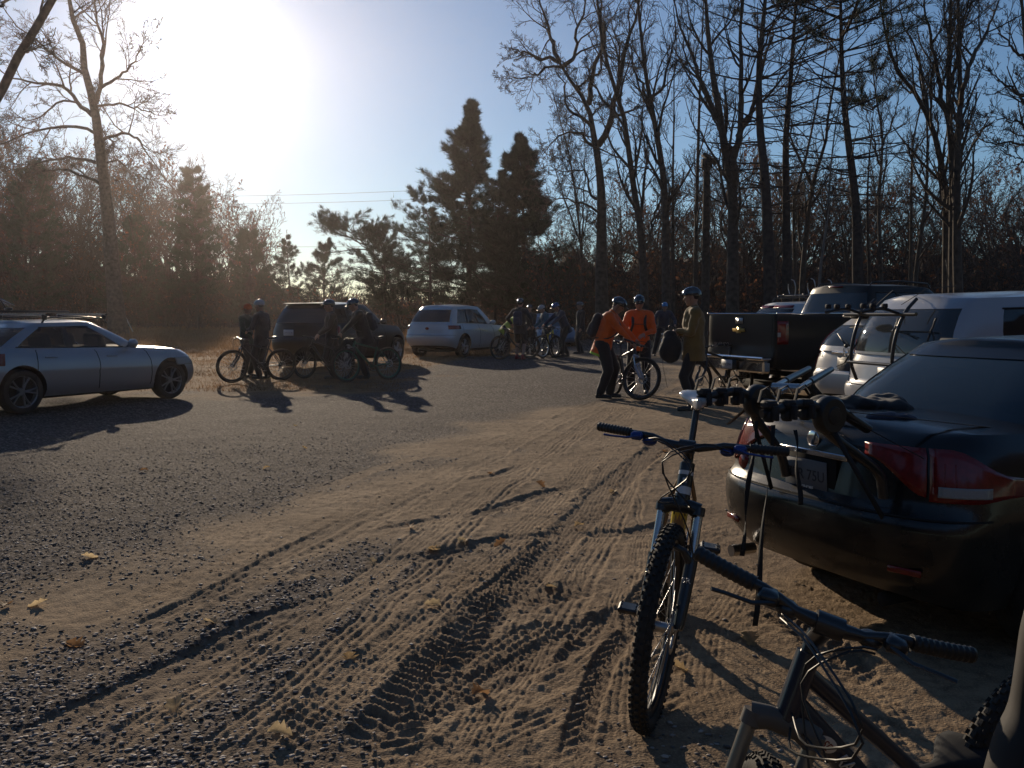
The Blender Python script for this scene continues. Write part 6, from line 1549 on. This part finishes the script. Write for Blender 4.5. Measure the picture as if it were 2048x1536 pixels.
# middle group
person('tall person with a backpack, black shorts and bare legs, beside the crossover', at(1040, 27.8), 70, H=1.88, jacket=C_drk, shorts=True, shoes=M_shoer, pack=C_nav, hands=[(.15, .33, 1.05), (.15, -.33, 1.0)], feet=[(.1, .13, 0), (-.12, -.13, 0)])
person('person in a yellow-green jacket stooping behind the tall bare-legged rider', at(1010, 30.5), 10, H=1.70, jacket=C_yel, lean=.75, hands=[(.6, .2, .8), (.6, -.2, .8)], look=-.3)
person('person in dark clothes seen behind the right shoulder of the tall bare-legged rider', at(1060, 31), 250, H=1.72, jacket=C_drk, hands=[(.3, .1, 1.0), (.3, -.1, 1.0)])
person('person in a bronze-coloured helmet looking down at a bike in the middle', at(1094, 30.3), 200, H=1.74, jacket=C_teal, helmet=H_sil, lean=.2, hands=[(.4, .2, 1.0), (.4, -.2, 1.0)], look=.4)
person('person in a dark blue helmet leaning over handlebars to the left', at(1124, 29.3), 205, H=1.86, jacket=C_nav, helmet=H_nav, lean=.45, px=-.12, hands=[(.52, .25, 1.0), (.52, -.25, 1.0)], look=.1, feet=[(.08, .15, 0), (-.25, -.15, 0)])
person('person all in black standing straight with arms down, right of the middle group', at(1161, 31.8), 200, H=1.82, jacket=C_blk, hands=[(.12, .25, .84), (.04, -.27, .82)], feet=[(.14, .12, 0), (-.08, -.12, 0)])
# the two in orange
person('person in a green-hemmed orange jacket and backpack, bending over the bike from the left', at(1213, 16.2), -18, H=1.88, jacket=C_org, trim=C_lime, lean=.30, px=-.06, chest=1.08, hem=.22, bag=1.12, hands=[(.50, .16, .98), (.46, -.16, .98)], look=.35, pack=C_drk, feet=[(.06, .11, 0), (-.06, -.13, 0)])
person('person in an orange jacket with chest straps, facing the camera behind the bike', at(1278, 17.0), -100, H=1.88, jacket=C_org, lean=.10, chest=1.05, hem=.16, hands=[(.30, .10, 1.08), (.40, -.22, 1.05)], look=.3, pack=C_drk, feet=[(.02, .14, 0), (-.10, -.14, 0)])
# rider in blue helmet
person('person in a bright blue helmet astride a bike facing the camera, far off', at(1326, 29.2), -92, H=1.84, jacket=C_nav, helmet=H_blu, lean=.42, px=-.02, pz=.93, hands=[(.46, .30, 1.0), (.46, -.30, 1.0)], look=-.1, feet=[(.12, .34, 0), (.15, -.30, 0)])
# man in the olive jacket
person('tall person in an olive-yellow jacket standing left of the black pickup', at(1388, 14.0), 172, H=1.93, jacket=C_oli, legs=C_blk, bag=.85, chest=1.10, hem=.22, hands=[(.24, .05, 1.16), (.22, -.10, 1.12)], look=.15, feet=[(.05, .10, 0), (-.06, -.10, 0)])
p14 = at(1388, 14.0)
q = MB(); q.ell((0, 0, 0), (.17, .14, .24), 14, 10); q.ell((-.02, .02, .2), (.11, .10, .08), 10, 8); q.ell((-.10, .0, -.04), (.10, .11, .15), 10, 8)
bp = remeshed(q, 'backpack', C_blk, None, .016, 5, .03); bp.location = (p14[0] - .36, p14[1] - .02, p14[2] + .98); tag(bp, 'black rucksack held in front of the man in the olive jacket', 'backpack')
q = MB(); q.tube([(-.06, 0, .2), (-.15, 0, -.05), (-.12, 0, -.30), (-.05, 0, -.62)], .010, 5, flat=(1, .3)); q.tube(smooth_path([(.0, .03, .24), (-.03, .03, .34), (.05, .03, .33), (.05, .03, .22)], 10), .012, 5); q.build('strap', M_black, bp)
# ================================================================ SMALLER THINGS
def in_car(car, p):
    """world point -> car's own frame"""
    M = Matrix.Translation(car.location) @ Matrix.Rotation(car.rotation_euler.z, 4, 'Z') @ Matrix.Diagonal((*car.scale, 1)); return M.inverted() @ Vector(p)
M_web = mat('webbing', (0.016, 0.018, 0.022), .85, bump=.4, bscale=220)
M_foam = mat('foam', (0.02, 0.02, 0.022), .8)
# rack strapped on the black sedan
MC = Matrix.Translation(CIV.location) @ Matrix.Rotation(CIV.rotation_euler.z, 4, 'Z') @ Matrix.Diagonal((*CIV.scale, 1))
rk = thing('bike_rack', 'black arched bike rack with round hubs strapped on the boot of the black sedan', 'bike rack', CIV.location, CIV.rotation_euler.z); rk.scale = CIV.scale
hubs = {}
for s, (hx, hy) in ((1, (1515, 802)), (-1, (1658, 830))):
    h = in_car(CIV, G(hx, hy, 1.09)); hubs[s] = h
h1, h2 = hubs[1], hubs[-1]
def deck_z(y): return 1.03
for s in (1, -1):
    h = hubs[s]; xr_ = on_rear(cc, .74) - .03
    q = MB(); q.tube(smooth_path([(xr_, h.y, .735), (xr_ - .05, h.y, .86), (h.x - .02, h.y, h.z - .06), (h.x + .04, h.y, h.z + .02), (h.x + .14, h.y * .97, h.z - .02), (h.x + .26, h.y * .95, 1.045)], 22), .024, 10, flat=(1.2, .9)); q.build('rack_leg', M_blackm, rk, smooth=60)
    q = MB(); q.lathe([(.0001, -.035), (.07, -.035), (.082, -.02), (.082, .02), (.07, .035), (.0001, .035)], 28, 'y', c=h); q.lathe([(.0001, -.045), (.035, -.042), (.04, -.034)], 20, 'y', c=h); q.lathe([(.0001, .045), (.035, .042), (.04, .034)], 20, 'y', c=h); q.build('hub', M_black, rk, smooth=40)
    q = MB(); q.tube(smooth_path([h, h + Vector((-.12, 0, .05)), h + Vector((-.26, 0, .04)), h + Vector((-.38, 0, .02))], 12), [.022] * 9 + [.018] * 3, 9); arm = q.build('rack_arm', M_blackm, rk, smooth=60)
    for k in (.14, .24, .34):
        q = MB(); c0 = h + Vector((-k, 0, .045)); q.box(c0 + Vector((0, 0, .012)), (.055, .07, .034), bev=.01); q.box(c0 + Vector((0, .0, -.035)), (.05, .05, .05), bev=.012); q.tube([c0 + Vector((-.03, .03, .02)), c0 + Vector((-.01, .035, .07)), c0 + Vector((.025, .03, .085)), c0 + Vector((.03, .0, .05))], .007, 5, flat=(1.6, .4)); q.box(c0 + Vector((0, -.045, -.02)), (.02, .03, .06), bev=.004)
        q.build('cradle', M_foam, arm, smooth=40)
q = MB(); q.tube([(h1.x, h1.y + .04, h1.z), (h2.x, h2.y - .04, h2.z)], .022, 10); q.build('cross_tube', M_blackm, rk, smooth=60)
for s in (1, -1):
    for (ex, ey, ez) in ((-1.55, .60, 1.02), (-2.16, .70, .93)):
        h = hubs[s]; q = MB(); q.tube([h + Vector((.02, 0, .02)), (ex, ey * s, ez)], .013, 4, flat=(1, .15)); q.build('strap', M_web, rk)
    h = hubs[s]; q = MB(); q.tube([h + Vector((-.02, .03 * s, -.04)), (on_rear(cc, .66, .2) - .035, h.y + .05 * s, .66)], .013, 4, flat=(.2, 1)); q.build('strap', M_web, rk)
for (tx, ty, bx, by, d_, w_) in ((1512, 842, 1483, 1112, 4.15, .013), (1546, 850, 1509, 1252, 4.05, .014), (1590, 860, 1600, 1010, 3.95, .012)):
    a = P(tx, ty, d_ + .06); b = P(bx, by, d_)
    pts = [MC.inverted() @ (a.lerp(b, t) + Vector((math.sin(t * 9) * .006, 0, 0))) for t in np.linspace(0, 1, 14)]
    v = []; 
    for i, p_ in enumerate(pts):
        an = i * .42 * (1 if tx < 1540 else .5); o_ = Vector((math.cos(an), math.sin(an), 0)) * w_; v += [p_ - o_, p_ + o_]
    q = MB(); q.add([tuple(z) for z in v], [(2 * i, 2 * i + 1, 2 * i + 3, 2 * i + 2) for i in range(13)]); o = q.build('strap', M_web, rk, smooth=60); so = o.modifiers.new('s', 'SOLIDIFY'); so.thickness = .002; bake(o)
# silver fork lying on the rack
A, B = P(1572, 776, 4.3), P(1640, 738, 4.9)
fk = thing('bike_fork', 'bright silver bike fork sticking up from the rack behind the black sedan', 'bike fork', A)
dv = (B - A); u = dv.normalized(); sd = u.cross(Vector((0, 0, 1))).normalized()
q = MB(); q.tube([-sd * .065, sd * .065], [.024, .024], 10); q.tube([Vector((0, 0, 0)), -u * .13], .016, 10); q.build('crown', M_silvf, fk, smooth=50)
for s in (1, -1):
    q = MB(); q.tube([sd * .06 * s - u * .02, sd * .06 * s + u * .24], .015, 10); st_ = q.build('stanchion', M_silvf, fk, smooth=50)
    q = MB(); q.tube([sd * .06 * s + u * .22, sd * .06 * s + u * (dv.length)], [.020, .016], 10); q.build('fork_leg', M_blackm, fk, smooth=50)
# clothes on the boot lid
def blob(seed, sx, sy, sz, n, rr):
    g = random.Random(seed); q = MB()
    for k in range(n): q.ell((g.uniform(-sx, sx), g.uniform(-sy, sy), g.uniform(0, sz)), (rr * g.uniform(.7, 1.3), rr * g.uniform(.7, 1.3), rr * g.uniform(.35, .6)), 10, 6)
    return q
jl = G(1712, 826, .99)
o = remeshed(blob(4, .19, .12, .06, 22, .10), 'jacket', cloth('black_jacket', (.010, .010, .012)), None, .012, 3, .05); o.location = (jl.x, jl.y, .99); tag(o, 'crumpled black jacket lying on the boot lid under the rear window', 'jacket')
for i, (gx, gy, rz_, lb) in enumerate(((1776, 812, -.2, 'black glove with its fingers towards the rear window, on the boot lid'), (1790, 846, -.6, 'dark blue glove lying lower on the boot lid, nearest the camera'))):
    gl_ = G(gx, gy, 1.0); q = MB(); q.capsule((-.10, 0, .02), (-.02, 0, .025), .032, .042, 10, flat=(1.2, .7))
    for k, (yy, L) in enumerate(((-.032, .065), (-.011, .08), (.011, .082), (.032, .07))): q.capsule((-.01, yy, .025), (L * .6, yy * 1.3, .035), .014, .013, 8); q.capsule((L * .6, yy * 1.3, .035), (L * .6 + .035, yy * 1.35, .022), .013, .011, 8)
    q.capsule((-.06, .035, .02), (-.01, .075, .02), .015, .012, 8)
    o = remeshed(q, 'glove', C_blk if i == 0 else C_nav, None, .005, 3); o.location = (gl_.x, gl_.y, 1.0); o.rotation_euler = (0, 0, rz_ + .3); tag(o, lb, 'glove')
# rack on the white wagon
rw = thing('bike_rack', 'black strap-on bike rack with upturned arms on the back of the pearl white wagon', 'bike rack', VAN.location, VAN.rotation_euler.z)
for s in (1, -1):
    q = MB(); q.tube(smooth_path([(-2.42, s * .34, .78), (-2.50, s * .34, 1.0), (-2.46, s * .34, 1.30), (-2.36, s * .34, 1.52), (-2.22, s * .33, 1.66)], 20), .019, 8); q.build('rack_leg', M_blackm, rw, smooth=60)
    q = MB(); q.tube(smooth_path([(-2.38, s * .30, 1.50), (-2.62, s * .30, 1.56), (-2.86, s * .30, 1.52)], 10), .017, 8); a_ = q.build('rack_arm', M_blackm, rw, smooth=60)
    for k in (2.58, 2.72, 2.83): q = MB(); q.box((-k, s * .30, 1.585), (.05, .06, .05), bev=.01); q.build('cradle', M_foam, a_)
    q = MB(); q.tube([(-2.45, s * .30, 1.2), (-2.38, s * .62, .95), (-2.36, s * .80, .90)], .010, 4, flat=(1, .3)); q.build('strap', M_web, rw)
    q = MB(); q.tube([(-2.30, s * .20, 1.60), (-2.05, s * .26, 1.76), (-1.7, s * .30, 1.80)], .012, 4, flat=(1, .3)); q.build('strap', M_web, rw)
q = MB(); q.tube([(-2.40, -.55, 1.50), (-2.40, .62, 1.50)], .020, 8); q.build('cross_tube', M_blackm, rw, smooth=60)
q = MB(); q.tube([(-2.52, -.36, .98), (-2.52, .36, .98)], .018, 8); q.build('cross_tube', M_blackm, rw, smooth=60)
q = MB(); q.box((-2.3, .48, 1.50), (.10, .24, .10), bev=.02); q.build('pad', M_foam, rw)
# carriers on the white car behind the pickup
for k, (dx, dy) in enumerate(((-1.0, .38), (-1.0, -.30), (-.2, .05))):
    ml = Matrix.Translation(WH2.location) @ Matrix.Rotation(WH2.rotation_euler.z, 4, 'Z'); pp = ml @ Vector((dx, dy, 1.745))
    c_ = thing('roof_carrier', ('leftmost hooped carrier on the roof of the white car', 'right-hand hooped carrier on the roof of the white car', 'hooped carrier farther forward on the roof of the white car')[k], 'bike carrier', pp, WH2.rotation_euler.z, 'roof carriers on the white car')
    q = MB(); q.box((.25, 0, .02), (1.0, .10, .03), bev=.01); q.build('tray', M_blackm, c_)
    q = MB(); q.tube(smooth_path([(0, -.09, .02), (-.02, -.13, .18), (-.04, -.10, .34), (-.04, .0, .38)], 10), .012, 6); q.tube(smooth_path([(0, .09, .02), (-.02, .13, .16), (-.03, .12, .28)], 8), .012, 6); q.build('hoop', M_steel, c_, smooth=60)
# fork-mount carrier parts on the silver sedan
ml = Matrix.Translation(BMW.location) @ Matrix.Rotation(BMW.rotation_euler.z, 4, 'Z'); pp = ml @ Vector((-.95, .1, 1.53))
c_ = thing('roof_carrier', 'fork-mount bike carrier with thin silver rods on the roof of the silver sedan', 'bike carrier', pp, BMW.rotation_euler.z)
q = MB(); q.box((.45, 0, .025), (1.25, .07, .035), bev=.01); q.box((.0, 0, .06), (.09, .12, .05), bev=.015); q.build('tray', M_blackm, c_)
for dy in (-.06, .07): q = MB(); q.tube([(-.25, dy, .26), (.06, dy, .12)], .009, 6); q.build('rod', M_chrome, c_)
q = MB(); q.tube([(-.05, 0, .08), (-.12, 0, .20), (-.30, 0, .25)], .014, 6); q.build('arm', M_blackm, c_)

# wooden pole with a tilted board in the wood on the right
b = P(1410, 640, 39); t = P(1414, 322, 39)
pl = thing('wooden_pole', 'tall straight wooden pole with a small tilted board on its top, in the wood', 'pole', (b.x, b.y, base_z(b.x, b.y) - .1))
q = MB(); q.tube([(0, 0, 0), (t.x - b.x, 0, t.z)], [.19, .14], 10); q.build('post', M_bark, pl, smooth=60)
q = MB(); q.box((t.x - b.x + .12, 0, t.z + .02), (.72, .5, .10), rot=Matrix.Rotation(R(33), 3, 'Y')); q.build('board', M_bark, pl)
q = MB(); q.box((t.x - b.x + .0, 0, t.z - .20), (.40, .34, .42)); q.build('box', M_bark, pl)
# thin stake in the field
a, c = P(266, 664, 62), P(248, 628, 62); q = MB(); q.tube([Vector((0, 0, 0)), c - a], .045, 5); tag(q.build('stake', mat('pale_stake', (.42, .40, .38), .6), loc=a), 'thin pale stake slanting up out of the dry field', 'stake')
# overhead lines
for i, (ya, yb, lb) in enumerate(((392, 372, 'highest thin power line crossing the sky left of the pines'), (407, 391, 'power line just below the highest one'), (493, 487, 'lowest thin power line, just over the small pines'))):
    A, B = P(330, ya - 3 + (4 if i < 2 else 0), 135), P(1000, yb, 120); q = MB()
    q.tube([A.lerp(B, t) + Vector((0, 0, -1.0 * (1 - (2 * t - 1) ** 2) * .35)) for t in np.linspace(0, 1, 24)], .018, 4); tag(q.build('power_line', M_blackm, smooth=80), lb, 'power line', 'power lines')
# edge of an open door at the right border
pts = [P(2075, 1180, 1.42), P(2052, 1260, 1.42), P(2040, 1340, 1.42), P(2026, 1420, 1.42), P(1998, 1480, 1.40), P(1975, 1560, 1.38), P(1955, 1640, 1.36)]
dr_ = thing('car_door', 'dusty dark edge of an open car door in the bottom right corner', 'car door', (pts[0].x, pts[0].y, 0))
pr = smooth_path([q_ - Vector((pts[0].x, pts[0].y, 0)) for q_ in pts], 26); M_drd = mat('dusty_trim', (.010, .009, .008), .8, dirt=((.07, .052, .04), 1.4, .8))
rows = np.stack([pr + np.array(o_) for o_ in ((0, 0, 0), (.006, -.02, 0), (.02, -.03, 0), (.5, -.05, 0), (.5, .06, 0), (.03, .05, 0), (.008, .03, 0))], 1)
q = MB(); q.grid(rows, closed_v=True); q.build('door_panel', M_drd, dr_, smooth=40)
q = MB(); q.tube(pr + np.array([.035, -.03, 0]), .010, 6); q.build('door_seal', M_rubber, dr_, smooth=60)

# fallen leaves
def leaf_mesh(seed, L):
    g = np.random.default_rng(seed); n = 9; rows = []
    for i, u in enumerate(np.linspace(0, 1, n)):
        w_ = L * .34 * math.sin(math.pi * min(1, u * .96 + .02)) ** .7 * (1 + .45 * math.sin(u * 22 + seed)); c = .25 * L * math.sin(u * 3 + seed)
        rows.append([((u - .5) * L, -w_, c * .5 + w_ * .5), ((u - .5) * L, -w_ * .4, c * .5), ((u - .5) * L, 0, c * .5 - .002), ((u - .5) * L, w_ * .4, c * .5 + .003), ((u - .5) * L, w_, c * .5 + w_ * .7)])
    q = MB(); q.grid(np.array(rows)); return q
M_lf = [mat('leaf_tan', (.42, .30, .16), .7, vary=.3, scale=30), mat('leaf_brown', (.26, .15, .075), .7, vary=.3, scale=30), mat('leaf_pale', (.55, .43, .26), .7, vary=.3, scale=30)]
for m_ in M_lf: glow(m_, .5)
LF = [(533, 937), (12, 1212), (75, 1206), (700, 1320), (1000, 1090), (743, 1123), (1158, 1053), (1080, 973), (925, 1087), (868, 1100), (980, 948), (865, 1212), (1500, 1288), (288, 942), (350, 1420), (610, 896), (1330, 905), (180, 1118), (1104, 1180), (960, 1398), (420, 1250), (1225, 985), (150, 1290), (590, 850), (1360, 1345), (820, 1060), (560, 1480)]
LS = ['pale leaf', 'curled tan leaf', 'brown leaf']
WH_ = ['lying alone on the dark gravel left of the tracks', 'at the left edge, largest one there', 'just right of the large leaf at the left edge', 'in the tyre tracks low in the middle', 'on the ridge between the cross tracks', 'in a soft rut left of the middle', 'close to the front wheel track, farther up', 'among the far cross ruts', 'where two tracks meet in the middle', 'left of where two tracks meet', 'beside the farthest short rut', 'on the bare strip in the middle', 'between the two nearest bikes', 'far out on the gravel at the left', 'low at the left among stones', 'on the gravel below the riders on the left', 'left of the bike handlebar on bare dirt', 'on the gravel edge at the left', 'in the lugged track', 'in the muddy churned track at the bottom', 'in the stony rut left of the middle', 'on fine tracks left of the head tube', 'low on the left gravel border', 'near the shadow of the riders on the left', 'right of the knobbly wheel', 'in the upper stony rut', 'at the very bottom left of the middle']
for i, (x, y) in enumerate(LF):
    p = G(x, y); z = gz(p.x, p.y); o = leaf_mesh(i, .075 + .03 * ((i * 7) % 5) / 5).build('fallen_leaf', M_lf[i % 3], smooth=60, loc=(p.x, p.y, z + .012), rot=(.15 * ((i % 3) - 1), .2 * ((i % 4) - 1.5), i * 1.7))
    tag(o, LS[(2, 0, 1)[i % 3]] .replace('pale leaf', ('pale leaf', 'pale leaf')[0]) + ' ' + WH_[i], 'leaf', 'fallen leaves on the lot')
# loose stones
def loose(n, seed):
    g = np.random.default_rng(seed); r = 1.9 * np.exp(g.uniform(0, 1, n) * math.log(14 / 1.9)); a = np.radians(-37 + 62 * g.uniform(0, 1, n) ** 1.3)
    x, y = r * np.sin(a), r * np.cos(a); z, gm, gr, tone, track_dark = terrain(x[:, None], y[:, None]); z, gm = z[:, 0], gm[:, 0]
    k = g.random(n) < (gm * .9 + .008) * (1 - smoothstep(8.5, 14, r)); x, y, z = x[k], y[k], z[k]; m = len(x)
    s = g.gamma(4, .0026, m) + .004; s = np.minimum(s * .56, .0135)
    base = np.array([(1, 0, 0), (.3, .95, 0), (-.8, .6, 0), (-.8, -.6, 0), (.3, -.95, 0), (.5, .2, .7), (-.3, .5, .75), (-.25, -.5, .7), (.1, 0, -.5)], float)
    V = base[None] * g.uniform(.7, 1.3, (m, 9, 3)) * s[:, None, None] * np.array([1.3, .95, .42]); an = g.uniform(0, 6.28, m); c_, s_ = np.cos(an), np.sin(an)
    X = V[:, :, 0] * c_[:, None] - V[:, :, 1] * s_[:, None] + x[:, None]; Y = V[:, :, 0] * s_[:, None] + V[:, :, 1] * c_[:, None] + y[:, None]; Z = V[:, :, 2] + z[:, None] + s[:, None] * .15
    F_ = np.array([(0, 1, 5), (1, 6, 5), (1, 2, 6), (2, 3, 7), (2, 7, 6), (3, 4, 7), (4, 5, 7), (4, 0, 5), (5, 6, 7), (0, 8, 1), (1, 8, 2), (2, 8, 3), (3, 8, 4), (4, 8, 0)])
    q = MB(); V = np.stack([X, Y, Z], -1); h = m // 3
    for i, sl in enumerate((slice(0, h), slice(h, 2 * h), slice(2 * h, m))):
        vv = V[sl]; q.addnp(vv.reshape(-1, 3), (np.arange(len(vv))[:, None, None] * 9 + F_[None]).reshape(-1, 3), i)
    return tag(q.build('loose_gravel', [mat('stone_dark', (.10, .085, .078), .95, vary=.4, scale=20), mat('stone_mid', (.19, .165, .15), .95, vary=.4, scale=20), mat('stone_light', (.34, .30, .27), .8, vary=.3, scale=20)]), 'loose stones strewn over the gravel', 'gravel', kind='stuff')
loose(85000, 5)
# dry grass of the field on the left
def grass(n, seed):
    g = np.random.default_rng(seed); Y = 17.5 * np.exp(g.uniform(0, 1, n) * math.log(100 / 17.5)); px = g.uniform(-150, 1080, n); x = (px - 1024) / F * Y
    z, gm, gr, t_, w_ = terrain(x[:, None], Y[:, None]); gr = gr[:, 0]; k = g.random(n) < gr * (.35 + .65 * (fbm(x * .7, Y * .7, 3, 88) > .42)); x, Y, z = x[k], Y[k], z[:, 0][k]; m = len(x)
    h = g.uniform(.06, .30, m) * np.clip(Y / 40, .7, 1.3) * (0.35 + .65 * smoothstep(24, 40, Y)); w0 = .010 * np.clip(Y / 30, .7, 2.5); a = g.uniform(0, 6.28, m); lx, ly = g.normal(size=m) * h * .5, g.normal(size=m) * h * .5
    v = np.stack([np.stack([x - np.cos(a) * w0, Y - np.sin(a) * w0, z - .01], -1), np.stack([x + np.cos(a) * w0, Y + np.sin(a) * w0, z - .01], -1), np.stack([x + lx, Y + ly, z + h], -1)], 1)
    q = MB(); q.addnp(v.reshape(-1, 3), np.arange(m * 3).reshape(m, 3)); return tag(q.build('dry_grass', glow(mat('dry_grass', (.26, .15, .075), .9, vary=.4, scale=.6), .4)), 'dry brown grass of the field behind the cars', 'grass', kind='stuff')
grass(150000, 6)
# ================================================================ ADDED HAZE (stands in for veiling lens glare)
def haze():
    mb = MB(); mb.box((0, 70, 28), (420, 260, 60))
    m = bpy.data.materials.new('glare_haze'); m.use_nodes = True; n = m.node_tree; n.nodes.clear()
    o_ = n.nodes.new('ShaderNodeOutputMaterial'); v = n.nodes.new('ShaderNodeVolumePrincipled')
    v.inputs['Color'].default_value = (1.0, 0.88, 0.87, 1); v.inputs['Density'].default_value = 0.00025; v.inputs['Anisotropy'].default_value = 0.80
    n.links.new(v.outputs[0], o_.inputs['Volume'])
    return tag(mb.build('haze', m), 'thin haze added to imitate lens glare round the low sun', 'haze', kind='stuff')
haze()
